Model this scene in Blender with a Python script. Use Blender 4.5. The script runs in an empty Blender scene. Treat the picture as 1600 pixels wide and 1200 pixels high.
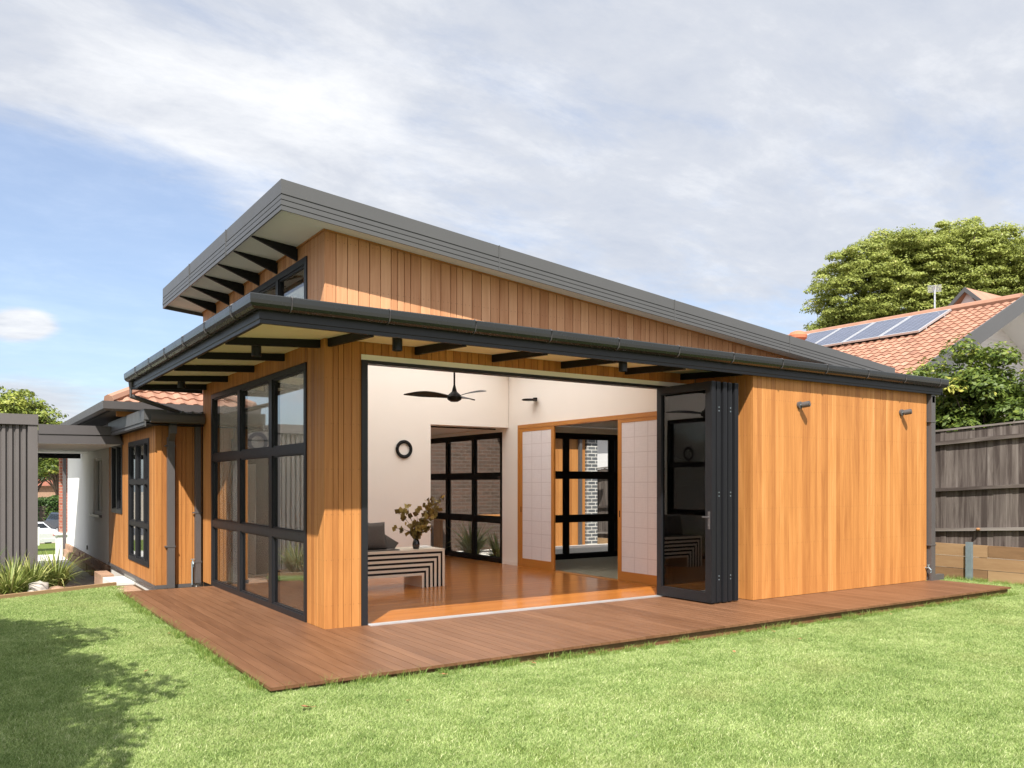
import bpy, bmesh, math, random
import numpy as np
from mathutils import Vector, Matrix
R = math.radians
random.seed(7); rng = np.random.default_rng(7)
S = bpy.context.scene
COL = S.collection

# ------------------------------------------------------------------ camera, sky, sun, exposure
cam_d = bpy.data.cameras.new('camera'); cam = bpy.data.objects.new('camera', cam_d); COL.objects.link(cam)
cam.location = (-3.162, -8.227, 1.5)
cam.rotation_euler = (R(90), 0, R(56.371 - 90))
cam_d.sensor_width = 36; cam_d.lens = 1310.3 / 1600 * 36
cam_d.shift_y = 155 / 1600; cam_d.clip_end = 2000; cam_d.clip_start = 0.05
S.camera = cam
SUNV = Vector((-0.533, -0.667, 1.0)).normalized()          # towards the sun
sd = bpy.data.lights.new('sun', 'SUN'); sd.energy = 5.0; sd.angle = R(0.5); sd.color = (1, .95, .87)
sun = bpy.data.objects.new('sun', sd); COL.objects.link(sun)
sun.rotation_euler = SUNV.to_track_quat('Z', 'Y').to_euler(); sun.location = (-6, -8, 12)
S.view_settings.view_transform = 'Standard'; S.view_settings.look = 'None'
S.view_settings.exposure = 0.84; S.view_settings.gamma = 1
S.cycles.max_bounces = 10; S.cycles.diffuse_bounces = 8; S.cycles.glossy_bounces = 5
S.cycles.transparent_max_bounces = 16; S.cycles.transmission_bounces = 6
S.cycles.use_denoising = True; S.cycles.sample_clamp_indirect = 6
S.cycles.caustics_reflective = False; S.cycles.caustics_refractive = False

def nd(nt, typ, **kw):
    n = nt.nodes.new(typ)
    for k, v in kw.items():
        if k.startswith('i_'):
            key = k[2:]
            n.inputs[int(key) if key.isdigit() else key.replace('_', ' ')].default_value = v
        else: setattr(n, k, v)
    return n
def math_n(nt, op, a, b=None, c=None, clamp=False):
    n = nt.nodes.new('ShaderNodeMath'); n.operation = op; n.use_clamp = clamp
    for i, x in enumerate((a, b, c)):
        if x is None: continue
        if isinstance(x, (int, float)): n.inputs[i].default_value = x
        else: nt.links.new(x, n.inputs[i])
    return n.outputs[0]
def mixc(nt, fac, a, b, mode='MIX'):
    n = nt.nodes.new('ShaderNodeMix'); n.data_type = 'RGBA'; n.blend_type = mode
    for i, x in ((0, fac), (6, a), (7, b)):
        if isinstance(x, (int, float)): n.inputs[i].default_value = x
        elif isinstance(x, tuple): n.inputs[i].default_value = (*x[:3], 1)
        else: nt.links.new(x, n.inputs[i])
    return n.outputs[2]
def ramp(nt, fac, stops):
    n = nt.nodes.new('ShaderNodeValToRGB'); nt.links.new(fac, n.inputs[0])
    el = n.color_ramp.elements
    while len(el) > 1: el.remove(el[0])
    el[0].position = stops[0][0]; el[0].color = (*stops[0][1], 1)
    for p, c in stops[1:]:
        e = el.new(p); e.color = (*c, 1)
    return n.outputs[0]
def noise(nt, vec, scale, detail=3, rough=.5, dist=0):
    n = nd(nt, 'ShaderNodeTexNoise'); n.inputs['Scale'].default_value = scale
    n.inputs['Detail'].default_value = detail; n.inputs['Roughness'].default_value = rough
    n.inputs['Distortion'].default_value = dist
    if vec is not None: nt.links.new(vec, n.inputs['Vector'])
    return n.outputs['Fac']
def mapping(nt, vec, scale=(1, 1, 1), loc=(0, 0, 0)):
    n = nd(nt, 'ShaderNodeMapping'); n.inputs['Scale'].default_value = scale; n.inputs['Location'].default_value = loc
    nt.links.new(vec, n.inputs['Vector']); return n.outputs[0]

W = bpy.data.worlds.new('World'); S.world = W; W.use_nodes = True
def build_world():
    nt = W.node_tree; bg = nt.nodes['Background']
    sky = nd(nt, 'ShaderNodeTexSky'); sky.sky_type = 'NISHITA'; sky.sun_disc = False
    sky.sun_elevation = math.asin(SUNV.z); sky.sun_rotation = math.atan2(SUNV.x, SUNV.y)
    sky.dust_density = 1.2; sky.ozone_density = 1.0; sky.air_density = 1.0
    g = nd(nt, 'ShaderNodeTexCoord').outputs['Generated']
    sp = nd(nt, 'ShaderNodeSeparateXYZ'); nt.links.new(g, sp.inputs[0])
    x, y, z = sp.outputs
    zz = math_n(nt, 'ADD', math_n(nt, 'MAXIMUM', z, 0.0), 0.16)
    cb = nd(nt, 'ShaderNodeCombineXYZ')
    nt.links.new(math_n(nt, 'DIVIDE', x, zz), cb.inputs[0]); nt.links.new(math_n(nt, 'DIVIDE', y, zz), cb.inputs[1])
    p = cb.outputs[0]
    n1 = noise(nt, mapping(nt, p, (1, 1, 1), (3.1, 1.2, 0)), .75, 9, .58, .25)
    n2 = noise(nt, mapping(nt, p, (1.0, 2.0, 1), (9.1, 4.7, 2)), 2.2, 12, .66, .3)
    base = math_n(nt, 'ADD', math_n(nt, 'MULTIPLY', n1, .6), math_n(nt, 'MULTIPLY', n2, .4))
    # the cloud sheet covers the sky to the right and overhead; it opens to blue low on the left
    rx, ry = 0.8326, -0.5538; fx, fy = .5538, .8326
    lat = math_n(nt, 'ADD', math_n(nt, 'MULTIPLY', x, rx), math_n(nt, 'MULTIPLY', y, ry))
    fwd = math_n(nt, 'MAXIMUM', math_n(nt, 'ADD', math_n(nt, 'MULTIPLY', x, fx), math_n(nt, 'MULTIPLY', y, fy)), .05)
    az = math_n(nt, 'DIVIDE', lat, fwd); el = math_n(nt, 'DIVIDE', z, fwd)
    a1 = math_n(nt, 'MULTIPLY', math_n(nt, 'MAXIMUM', math_n(nt, 'MINIMUM', az, .5), -.9), .12)
    e1 = math_n(nt, 'MULTIPLY', math_n(nt, 'MAXIMUM', math_n(nt, 'MINIMUM', el, .8), 0.0), .34)
    cov = math_n(nt, 'ADD', math_n(nt, 'ADD', base, a1), e1)
    def blob(ca, ce, ra, re, amp):
        da = math_n(nt, 'DIVIDE', math_n(nt, 'SUBTRACT', az, ca), ra); de = math_n(nt, 'DIVIDE', math_n(nt, 'SUBTRACT', el, ce), re)
        d2 = math_n(nt, 'ADD', math_n(nt, 'MULTIPLY', da, da), math_n(nt, 'MULTIPLY', de, de))
        return math_n(nt, 'MULTIPLY', math_n(nt, 'POWER', 2.718, math_n(nt, 'MULTIPLY', d2, -1)), amp)
    for b in ((-.585, .190, .045, .020, .62), (-.60, .09, .10, .03, .40), (-.30, .44, .17, .07, .16), (-.49, .27, .18, .10, -.28),
              (-.35, .42, .04, .02, .07), (.52, .40, .17, .09, -.09), (-.62, .40, .10, .05, -.12), (-.57, .14, .2, .02, .06)):
        cov = math_n(nt, 'ADD', cov, blob(*b))
    m = nd(nt, 'ShaderNodeMapRange'); m.interpolation_type = 'SMOOTHSTEP'
    nt.links.new(cov, m.inputs[0]); m.inputs[1].default_value = .43; m.inputs[2].default_value = .67
    dens = m.outputs[0]
    n3 = noise(nt, mapping(nt, p, (1, 1.5, 1), (1.7, 8.2, 4)), 3.0, 12, .66, .2)
    bright = math_n(nt, 'ADD', math_n(nt, 'MULTIPLY', math_n(nt, 'SUBTRACT', n3, .5), 1.7), blob(-.30, .44, .24, .10, .5))
    bright = math_n(nt, 'ADD', bright, blob(-.585, .190, .06, .03, .5))
    cc = ramp(nt, math_n(nt, 'ADD', bright, .4, clamp=True), [(0, (.545, .585, .67)), (.45, (.655, .68, .735)), (1, (.91, .915, .925))])
    cc = mixc(nt, 1.0, cc, (5.7, 5.7, 5.7), 'MULTIPLY')
    skyc = mixc(nt, 1.0, sky.outputs[0], (.80, .90, 1.02), 'MULTIPLY')
    # thin cloud is much brighter on the sun's side of the sky (behind the camera)
    dt = nd(nt, 'ShaderNodeVectorMath'); dt.operation = 'DOT_PRODUCT'; nt.links.new(g, dt.inputs[0]); dt.inputs[1].default_value = tuple(SUNV)
    k = math_n(nt, 'MULTIPLY_ADD', math_n(nt, 'POWER', math_n(nt, 'MAXIMUM', dt.outputs['Value'], 0.0), 1.3), .9, 1.0)
    vm = nd(nt, 'ShaderNodeVectorMath'); vm.operation = 'SCALE'; nt.links.new(cc, vm.inputs[0]); nt.links.new(k, vm.inputs['Scale']); cc = vm.outputs[0]
    out = mixc(nt, math_n(nt, 'MULTIPLY_ADD', dens, .60, .34), skyc, cc)
    nt.links.new(out, bg.inputs['Color']); bg.inputs['Strength'].default_value = .113
build_world()

# ------------------------------------------------------------------ materials
MATS = {}
def new_mat(name):
    m = bpy.data.materials.new(name); m.use_nodes = True; MATS[name] = m
    nt = m.node_tree; b = nt.nodes['Principled BSDF']; return m, nt, b
def uvn(nt):
    n = nd(nt, 'ShaderNodeUVMap'); n.uv_map = 'UVMap'; return n.outputs[0]
def objc(nt): return nd(nt, 'ShaderNodeTexCoord').outputs['Object']
def tone(nt):
    n = nd(nt, 'ShaderNodeAttribute'); n.attribute_name = 'tone'; return n.outputs['Fac']
def bump(nt, b, h, strength=.3, dist=.01):
    n = nd(nt, 'ShaderNodeBump'); n.inputs['Strength'].default_value = strength; n.inputs['Distance'].default_value = dist
    nt.links.new(h, n.inputs['Height']); nt.links.new(n.outputs[0], b.inputs['Normal'])

def wood(name, stops, rough=.55, grain=(22, 1.1), nails=False, spec=.35, coat=0, bump_s=.25, var=.5, blot=.22):
    m, nt, b = new_mat(name)
    uv = uvn(nt)
    g1 = noise(nt, mapping(nt, uv, (grain[0], grain[1], 1)), 1.6, 6, .6, .6)
    g2 = noise(nt, mapping(nt, uv, (grain[0] * 4, grain[1] * 1.5, 1)), 2.5, 4, .7)
    g3 = noise(nt, mapping(nt, uv, (5, .55, 1)), 1.3, 4, .6, .8)
    t = tone(nt)
    f = math_n(nt, 'ADD', math_n(nt, 'MULTIPLY', t, var), math_n(nt, 'MULTIPLY', g1, .38))
    f = math_n(nt, 'ADD', f, math_n(nt, 'MULTIPLY', g2, .16)); f = math_n(nt, 'ADD', f, math_n(nt, 'MULTIPLY', g3, blot))
    f = math_n(nt, 'SUBTRACT', f, .5 * var + .5 * blot - .21)
    c = ramp(nt, f, stops)
    if nails:
        sp = nd(nt, 'ShaderNodeSeparateXYZ'); nt.links.new(objc(nt), sp.inputs[0])
        uvs = nd(nt, 'ShaderNodeUVMap'); uvs.uv_map = 'NailMap'
        su = nd(nt, 'ShaderNodeSeparateXYZ'); nt.links.new(uvs.outputs[0], su.inputs[0])
        fz = math_n(nt, 'MULTIPLY', math_n(nt, 'SUBTRACT', math_n(nt, 'FRACT', math_n(nt, 'DIVIDE', sp.outputs[2], .47)), .5), .47)
        du = math_n(nt, 'SUBTRACT', math_n(nt, 'ABSOLUTE', su.outputs[0]), .028)
        d = math_n(nt, 'SQRT', math_n(nt, 'ADD', math_n(nt, 'MULTIPLY', fz, fz), math_n(nt, 'MULTIPLY', du, du)))
        mk = math_n(nt, 'SUBTRACT', 1, math_n(nt, 'DIVIDE', d, .0080), clamp=True)
        c = mixc(nt, math_n(nt, 'MULTIPLY', mk, .6), c, (.10, .045, .018))
    nt.links.new(c, b.inputs['Base Color']); b.inputs['Roughness'].default_value = rough
    b.inputs['Specular IOR Level'].default_value = spec
    if coat: b.inputs['Coat Weight'].default_value = coat; b.inputs['Coat Roughness'].default_value = .12
    bump(nt, b, math_n(nt, 'ADD', g1, math_n(nt, 'MULTIPLY', g2, .6)), bump_s, .003)
    return m
def plain(name, c, rough=.6, metal=0, spec=.5, var=.12, scale=3, bumps=0, bscale=60):
    m, nt, b = new_mat(name)
    n = noise(nt, objc(nt), scale, 6, .6)
    c2 = mixc(nt, n, tuple(x * (1 - var) for x in c), tuple(min(1, x * (1 + var)) for x in c))
    nt.links.new(c2, b.inputs['Base Color']); b.inputs['Metallic'].default_value = metal
    r = math_n(nt, 'ADD', math_n(nt, 'MULTIPLY', noise(nt, objc(nt), scale * 4, 4), .16), rough - .08)
    nt.links.new(r, b.inputs['Roughness']); b.inputs['Specular IOR Level'].default_value = spec
    if bumps: bump(nt, b, noise(nt, objc(nt), bscale, 5), bumps, .004)
    return m
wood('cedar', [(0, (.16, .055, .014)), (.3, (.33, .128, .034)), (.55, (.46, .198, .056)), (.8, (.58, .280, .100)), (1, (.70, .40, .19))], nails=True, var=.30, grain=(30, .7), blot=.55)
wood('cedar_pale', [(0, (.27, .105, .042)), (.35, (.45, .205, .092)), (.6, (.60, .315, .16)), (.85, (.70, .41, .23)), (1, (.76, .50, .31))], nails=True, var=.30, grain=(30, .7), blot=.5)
wood('shoji_timber', [(0, (.34, .13, .025)), (.5, (.50, .21, .045)), (1, (.62, .30, .08))], rough=.4)
wood('deck_timber', [(0, (.050, .021, .010)), (.38, (.125, .056, .026)), (.68, (.205, .100, .051)), (1, (.38, .25, .16))], rough=.48, grain=(11, .7), spec=.4, bump_s=.4, var=.18, blot=.5)
wood('floor_timber', [(0, (.24, .070, .012)), (.4, (.40, .135, .024)), (.7, (.53, .20, .038)), (1, (.62, .26, .06))], rough=.28, grain=(16, .8), coat=.5, bump_s=.06, var=.45)
wood('fence_timber', [(.1, (.018, .013, .011)), (.38, (.065, .050, .044)), (.55, (.16, .135, .12)), (.8, (.34, .31, .29)), (1, (.46, .43, .40))], rough=.85, grain=(9, .45), bump_s=.9, var=.30, blot=.6)
wood('sleeper_timber', [(0, (.10, .055, .025)), (.4, (.26, .15, .075)), (.7, (.36, .23, .12)), (1, (.46, .32, .19))], rough=.8, grain=(8, 1.2), bump_s=.6)
wood('light_ply', [(0, (.66, .58, .46)), (1, (.84, .78, .66))], rough=.5, var=.2)
plain('charcoal_metal', (.014, .0145, .017), .42, 0, .35, .15, 8)
plain('black_paint', (.008, .008, .008), .6, 0, .25)
plain('roof_metal', (.085, .084, .082), .42, .15, .5, .10, 2)
plain('fascia_metal', (.084, .084, .085), .42, 0, .35, .07, 1.5)
plain('gutter_metal', (.020, .021, .020), .26, .1, .5, .15, 3)
plain('pipe_metal', (.085, .078, .078), .45, 0, .5)
plain('soffit_cream', (.88, .85, .80), .7, 0, .3, .03)
plain('soffit_white', (.88, .87, .86), .7, 0, .3, .03)
plain('plaster', (.88, .84, .79), .8, 0, .2, .02, 2, .08, 90)
plain('render_white', (.76, .76, .74), .85, 0, .2, .05, 2.5, .25, 45)
plain('concrete', (.40, .38, .35), .75, 0, .3, .25, 1.6, .35, 30)
plain('pale_concrete', (.62, .60, .56), .8, 0, .3, .12, 2, .3, 30)
plain('aluminium', (.70, .70, .70), .35, .7, .5)
plain('galvanised', (.34, .42, .46), .42, .6, .5, .25, 12)
plain('shed_metal', (.13, .118, .114), .5, .1, .4, .08, 2)
plain('fibro', (.20, .18, .165), .7, 0, .3, .05)
plain('dark_fabric', (.11, .098, .090), .95, 0, .1, .3, 60, .5, 400)
plain('vase_glaze', (.012, .011, .011), .18, 0, .6)
plain('soil', (.085, .055, .035), .95, 0, .1, .5, 8, .8, 25)
plain('dry_ground', (.34, .30, .24), .95, 0, .1, .3, .5, .5, 8)
plain('stone', (.52, .47, .42), .9, 0, .2, .3, 9, .8, 30)
plain('sandstone', (.34, .22, .15), .9, 0, .2, .45, 5, .8, 18)
plain('bark', (.11, .085, .065), .9, 0, .2, .4, 8, .8, 20)
plain('stem', (.16, .10, .05), .8)
plain('paper_white', (.80, .80, .78), .7)
plain('shoji_lattice', (.60, .56, .58), .9)
plain('rubber', (.02, .02, .02), .8)
plain('car_white', (.72, .73, .75), .2, .1, .6, .02)
plain('car_navy', (.035, .045, .07), .2, .3, .6, .05)
plain('car_glass', (.02, .025, .03), .08, 0, .8)
plain('lamp_red', (.55, .03, .03), .25)
plain('asphalt', (.10, .10, .105), .9, 0, .2, .2, 2)
plain('tatami', (.30, .29, .22), .85, 0, .2, .08, 30)
plain('panel_frame', (.62, .63, .65), .35, .6)
plain('weatherboard', (.70, .68, .68), .6, 0, .3, .03)
plain('terracotta_pot', (.48, .17, .09), .7, 0, .3, .15)
plain('dry_leaf', (.30, .15, .07), .8, 0, .2, .4, 60)

def m_paper():
    m, nt, b = new_mat('shoji_paper')
    n = noise(nt, mapping(nt, uvn(nt), (3, 40, 1)), 2, 4); n2 = noise(nt, mapping(nt, uvn(nt), (40, 3, 1)), 2, 4)
    f = math_n(nt, 'MULTIPLY', math_n(nt, 'ADD', n, n2), .5)
    nt.links.new(ramp(nt, f, [(.2, (.66, .63, .66)), (.8, (.80, .77, .79))]), b.inputs['Base Color'])
    b.inputs['Roughness'].default_value = .9; b.inputs['Specular IOR Level'].default_value = .1
    b.inputs['Transmission Weight'].default_value = 0
m_paper()
def m_opal():
    m, nt, b = new_mat('opal'); nt.nodes.remove(b); tl = nd(nt, 'ShaderNodeBsdfTranslucent'); tl.inputs[0].default_value = (.97, .95, .93, 1); nt.links.new(tl.outputs[0], nt.nodes['Material Output'].inputs['Surface'])
m_opal()
def m_glass(name, tint, ior, rough=0.0):
    m, nt, b = new_mat(name); nt.nodes.remove(b)
    out = nt.nodes['Material Output']
    # straight-through panes: the same reflectance from both sides of each face
    fr = nd(nt, 'ShaderNodeFresnel'); ge = nd(nt, 'ShaderNodeNewGeometry')
    nt.links.new(math_n(nt, 'MULTIPLY_ADD', ge.outputs['Backfacing'], 1 / ior - ior, ior), fr.inputs['IOR'])
    tr = nd(nt, 'ShaderNodeBsdfTransparent'); tr.inputs[0].default_value = (*tint, 1)
    gl = nd(nt, 'ShaderNodeBsdfGlossy'); gl.inputs['Roughness'].default_value = rough; gl.inputs[0].default_value = (.95, .97, 1, 1)
    # float glass is never quite flat
    bp = nd(nt, 'ShaderNodeBump'); bp.inputs['Strength'].default_value = .12; bp.inputs['Distance'].default_value = .002
    nt.links.new(noise(nt, objc(nt), 1.3, 2), bp.inputs['Height']); nt.links.new(bp.outputs[0], gl.inputs['Normal'])
    mx = nd(nt, 'ShaderNodeMixShader')
    nt.links.new(fr.outputs[0], mx.inputs[0]); nt.links.new(tr.outputs[0], mx.inputs[1]); nt.links.new(gl.outputs[0], mx.inputs[2])
    nt.links.new(mx.outputs[0], out.inputs['Surface'])
m_glass('tinted_glass', (.58, .60, .575), 3.1)
m_glass('dark_glass', (.34, .35, .32), 1.75)
m_glass('clear_glass', (.90, .91, .90), 1.45)

def m_leaf(name, stops, trans=.25, rough=.5, patch=False):
    m, nt, b = new_mat(name); out = nt.nodes['Material Output']
    tv = tone(nt)
    if patch:
        pos = nd(nt, 'ShaderNodeNewGeometry').outputs['Position']
        a_ = noise(nt, pos, 1.1, 4, .6); b_ = noise(nt, pos, 7, 3, .6)
        tv = math_n(nt, 'ADD', tv, math_n(nt, 'MULTIPLY', math_n(nt, 'SUBTRACT', a_, .5), .55)); tv = math_n(nt, 'ADD', tv, math_n(nt, 'MULTIPLY', math_n(nt, 'SUBTRACT', b_, .5), .5))
    c = ramp(nt, tv, stops)
    if patch:
        c = mixc(nt, ramp(nt, noise(nt, pos, .7, 3, .5), [(.55, (0, 0, 0)), (.75, (.35, .35, .35))]), c, (.36, .33, .14))
    nt.links.new(c, b.inputs['Base Color']); b.inputs['Roughness'].default_value = rough; b.inputs['Specular IOR Level'].default_value = .35
    tl = nd(nt, 'ShaderNodeBsdfTranslucent'); nt.links.new(c, tl.inputs[0])
    mx = nd(nt, 'ShaderNodeMixShader'); mx.inputs[0].default_value = trans
    nt.links.new(b.outputs[0], mx.inputs[1]); nt.links.new(tl.outputs[0], mx.inputs[2]); nt.links.new(mx.outputs[0], out.inputs['Surface'])
m_leaf('leaf_fig', [(0, (.10, .125, .03)), (.5, (.255, .295, .065)), (.85, (.39, .43, .11)), (1, (.48, .46, .16))], .4)
m_leaf('leaf_shrub', [(0, (.035, .06, .012)), (.5, (.10, .15, .025)), (.85, (.22, .27, .045)), (1, (.42, .40, .08))], .3)
m_leaf('leaf_lime', [(0, (.07, .10, .02)), (.5, (.17, .22, .035)), (1, (.34, .36, .07))])
m_leaf('leaf_dark', [(0, (.02, .045, .012)), (.5, (.05, .10, .02)), (1, (.12, .19, .04))])
m_leaf('leaf_strap', [(0, (.10, .14, .03)), (.5, (.22, .28, .06)), (1, (.48, .47, .18))])
m_leaf('leaf_gum', [(0, (.09, .06, .02)), (.5, (.24, .17, .045)), (1, (.42, .33, .10))], .2)
m_leaf('grass_blade', [(0, (.055, .105, .020)), (.38, (.205, .305, .078)), (.72, (.42, .515, .18)), (1, (.74, .75, .44))], .24, .55, True)
m_leaf('grass_long', [(0, (.10, .17, .03)), (.5, (.20, .31, .06)), (1, (.45, .46, .15))], .35)

def m_brick(name, c1, c2, mortar, scale=1.0, axis='XZ'):
    m, nt, b = new_mat(name)
    sp = nd(nt, 'ShaderNodeSeparateXYZ'); nt.links.new(objc(nt), sp.inputs[0])
    cb = nd(nt, 'ShaderNodeCombineXYZ')
    nt.links.new(math_n(nt, 'ADD', sp.outputs[0], sp.outputs[1]), cb.inputs[0]); nt.links.new(sp.outputs[2], cb.inputs[1])
    br = nd(nt, 'ShaderNodeTexBrick'); nt.links.new(cb.outputs[0], br.inputs['Vector'])
    br.inputs['Color1'].default_value = (*c1, 1); br.inputs['Color2'].default_value = (*c2, 1); br.inputs['Mortar'].default_value = (*mortar, 1)
    br.inputs['Scale'].default_value = 1; br.inputs['Brick Width'].default_value = .24; br.inputs['Row Height'].default_value = .086; br.inputs['Mortar Size'].default_value = .006 * scale
    c = mixc(nt, .35, br.outputs[0], noise(nt, objc(nt), 12, 5), 'OVERLAY')
    nt.links.new(c, b.inputs['Base Color']); b.inputs['Roughness'].default_value = .85
    bump(nt, b, math_n(nt, 'SUBTRACT', 1, br.outputs['Fac']), .5, .006)
m_brick('brick_red', (.42, .12, .07), (.30, .085, .05), (.42, .36, .30))
m_brick('brick_grey', (.085, .09, .10), (.13, .135, .145), (.62, .60, .56), 1.6)
m_brick('brick_brown', (.10, .055, .038), (.065, .040, .028), (.13, .115, .10))
def m_tile():
    m, nt, b = new_mat('roof_tile')
    t = tone(nt); n = noise(nt, objc(nt), 3, 5); f = math_n(nt, 'ADD', math_n(nt, 'MULTIPLY', t, .34), math_n(nt, 'MULTIPLY', n, .62))
    nt.links.new(ramp(nt, f, [(.1, (.17, .085, .06)), (.45, (.32, .165, .11)), (.8, (.40, .24, .17)), (1, (.46, .32, .25))]), b.inputs['Base Color'])
    b.inputs['Roughness'].default_value = .75; b.inputs['Specular IOR Level'].default_value = .25
m_tile()
def m_solar():
    m, nt, b = new_mat('solar_cell')
    br = nd(nt, 'ShaderNodeTexBrick'); br.offset = 0; nt.links.new(uvn(nt), br.inputs['Vector'])
    br.inputs['Color1'].default_value = (.045, .055, .095, 1); br.inputs['Color2'].default_value = (.060, .070, .115, 1); br.inputs['Mortar'].default_value = (.22, .26, .34, 1)
    br.inputs['Scale'].default_value = 1; br.inputs['Brick Width'].default_value = .16; br.inputs['Row Height'].default_value = .16; br.inputs['Mortar Size'].default_value = .004
    nt.links.new(br.outputs[0], b.inputs['Base Color']); b.inputs['Roughness'].default_value = .12; b.inputs['Specular IOR Level'].default_value = .7
m_solar()
def m_lawn():
    m, nt, b = new_mat('lawn_soil')
    n = noise(nt, objc(nt), 2.5, 6); n2 = noise(nt, objc(nt), 60, 4)
    nt.links.new(ramp(nt, math_n(nt, 'ADD', math_n(nt, 'MULTIPLY', n, .5), math_n(nt, 'MULTIPLY', n2, .5)), [(.3, (.08, .11, .025)), (.6, (.15, .20, .045)), (.8, (.22, .27, .07))]), b.inputs['Base Color'])
    b.inputs['Roughness'].default_value = .95; b.inputs['Specular IOR Level'].default_value = .1
    bump(nt, b, n2, 1, .02)
m_lawn()

# ------------------------------------------------------------------ mesh building
class MB:
    """collects faces; build() links them as ONE mesh object"""
    def __init__(s): s.v = []; s.f = []; s.uv = []; s.nuv = []; s.t = []; s.sm = []; s.mi = []
    def face(s, pts, uv=None, t=None, nuv=None, smooth=False, mi=0):
        i = len(s.v); s.v += [tuple(p) for p in pts]; s.f.append(tuple(range(i, i + len(pts))))
        s.uv.append(uv or [(0, 0)] * len(pts)); s.nuv.append(nuv or [(9, 9)] * len(pts)); s.t.append(.5 if t is None else t); s.sm.append(smooth); s.mi.append(mi)
    def box(s, x0, x1, y0, y1, z0, z1, t=None, m=None, grain='auto', bev=0, mi=0):
        t = random.random() if t is None else t
        ou, ov = random.random() * 40, random.random() * 40
        L = (x1 - x0, y1 - y0, z1 - z0); ax = max(range(3), key=lambda i: L[i]) if grain == 'auto' else grain
        P = lambda x, y, z: Vector((x, y, z))
        qs = [[P(x0, y0, z0), P(x0, y1, z0), P(x1, y1, z0), P(x1, y0, z0)], [P(x0, y0, z1), P(x1, y0, z1), P(x1, y1, z1), P(x0, y1, z1)],
              [P(x0, y0, z0), P(x1, y0, z0), P(x1, y0, z1), P(x0, y0, z1)], [P(x1, y1, z0), P(x0, y1, z0), P(x0, y1, z1), P(x1, y1, z1)],
              [P(x0, y1, z0), P(x0, y0, z0), P(x0, y0, z1), P(x0, y1, z1)], [P(x1, y0, z0), P(x1, y1, z0), P(x1, y1, z1), P(x1, y0, z1)]]
        for qi, q in enumerate(qs):
            na = qi // 2; na = (2, 1, 0)[na]
            oth = [a for a in range(3) if a != na]
            va = ax if ax != na else oth[1]; ua = [a for a in oth if a != va][0]
            uv = [(p[ua] + ou, p[va] + ov) for p in q]
            if m is not None: q = [m @ p for p in q]
            s.face(q, uv, t, mi=mi)
    def prism(s, poly, d0, d1, axis, t=None, mi=0):
        """poly: list of 2D points; extruded from d0 to d1 along axis ('x','y','z'); 2D coords are the other two in order"""
        t = random.random() if t is None else t
        def mk(p, d): return {'x': (d, p[0], p[1]), 'y': (p[0], d, p[1]), 'z': (p[0], p[1], d)}[axis]
        a = [mk(p, d0) for p in poly]; b = [mk(p, d1) for p in poly]; n = len(poly)
        area = sum(poly[i][0] * poly[(i + 1) % n][1] - poly[(i + 1) % n][0] * poly[i][1] for i in range(n))
        flip = (area > 0) ^ (axis == 'y')
        fa, fb = (a[::-1], b) if flip else (a, b[::-1])
        s.face(fa, [(p[0] + p[1] * .3, p[2]) for p in fa], t, mi=mi); s.face(fb, [(p[0] + p[1] * .3, p[2]) for p in fb], t, mi=mi)
        for i in range(n):
            j = (i + 1) % n; q = [a[i], a[j], b[j], b[i]]
            if not flip: q = q[::-1]
            s.face(q, [(k[0] + k[1], k[2]) for k in q], t, mi=mi)
    def tube(s, pts, r, n=10, cap=True, t=None, smooth=True, rs=None):
        pts = [Vector(p) for p in pts]; rings = []
        for i, p in enumerate(pts):
            d = (pts[min(i + 1, len(pts) - 1)] - pts[max(i - 1, 0)]).normalized()
            a = d.cross(Vector((0, 0, 1)));
            if a.length < 1e-3: a = d.cross(Vector((0, 1, 0)))
            a.normalize(); b = d.cross(a); rr = rs[i] if rs else r
            rings.append([p + (a * math.cos(2 * math.pi * k / n) + b * math.sin(2 * math.pi * k / n)) * rr for k in range(n)])
        t = random.random() if t is None else t
        for i in range(len(rings) - 1):
            for k in range(n):
                s.face([rings[i][k], rings[i + 1][k], rings[i + 1][(k + 1) % n], rings[i][(k + 1) % n]], [(k * .05, i)] * 4, t, smooth=smooth)
        if cap: s.face(rings[0], None, t); s.face(rings[-1][::-1], None, t)
    def lathe(s, prof, c, n=24, t=None, m=None):
        for i in range(len(prof) - 1):
            for k in range(n):
                q = []
                for (r, z), kk in ((prof[i], k), (prof[i], k + 1), (prof[i + 1], k + 1), (prof[i + 1], k)):
                    a = 2 * math.pi * kk / n; p = Vector((r * math.cos(a), r * math.sin(a), z))
                    if m is not None: p = m @ p
                    q.append(p + Vector(c))
                s.face(q, None, .5, smooth=True)
    def build(s, name, mat, parent=None, weld=False):
        me = bpy.data.meshes.new(name); me.from_pydata(s.v, [], s.f)
        u = me.uv_layers.new(name='UVMap'); u.data.foreach_set('uv', [c for f in s.uv for p in f for c in p])
        if any(q[0][0] != 9 for q in s.nuv):
            u2 = me.uv_layers.new(name='NailMap'); u2.data.foreach_set('uv', [c for f in s.nuv for p in f for c in p])
        a = me.attributes.new('tone', 'FLOAT', 'FACE'); a.data.foreach_set('value', s.t)
        me.polygons.foreach_set('use_smooth', s.sm)
        mats = mat if isinstance(mat, (list, tuple)) else [mat]
        for mm in mats: me.materials.append(MATS[mm])
        me.polygons.foreach_set('material_index', s.mi)
        if weld:
            bm = bmesh.new(); bm.from_mesh(me); bmesh.ops.remove_doubles(bm, verts=bm.verts, dist=1e-5); bm.to_mesh(me); bm.free()
        me.update()
        o = bpy.data.objects.new(name, me); COL.objects.link(o)
        if parent is not None: o.parent = parent; o.matrix_parent_inverse = Matrix.Identity(4); o.location = tuple(-Vector(wloc(parent)))
        return o
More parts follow.
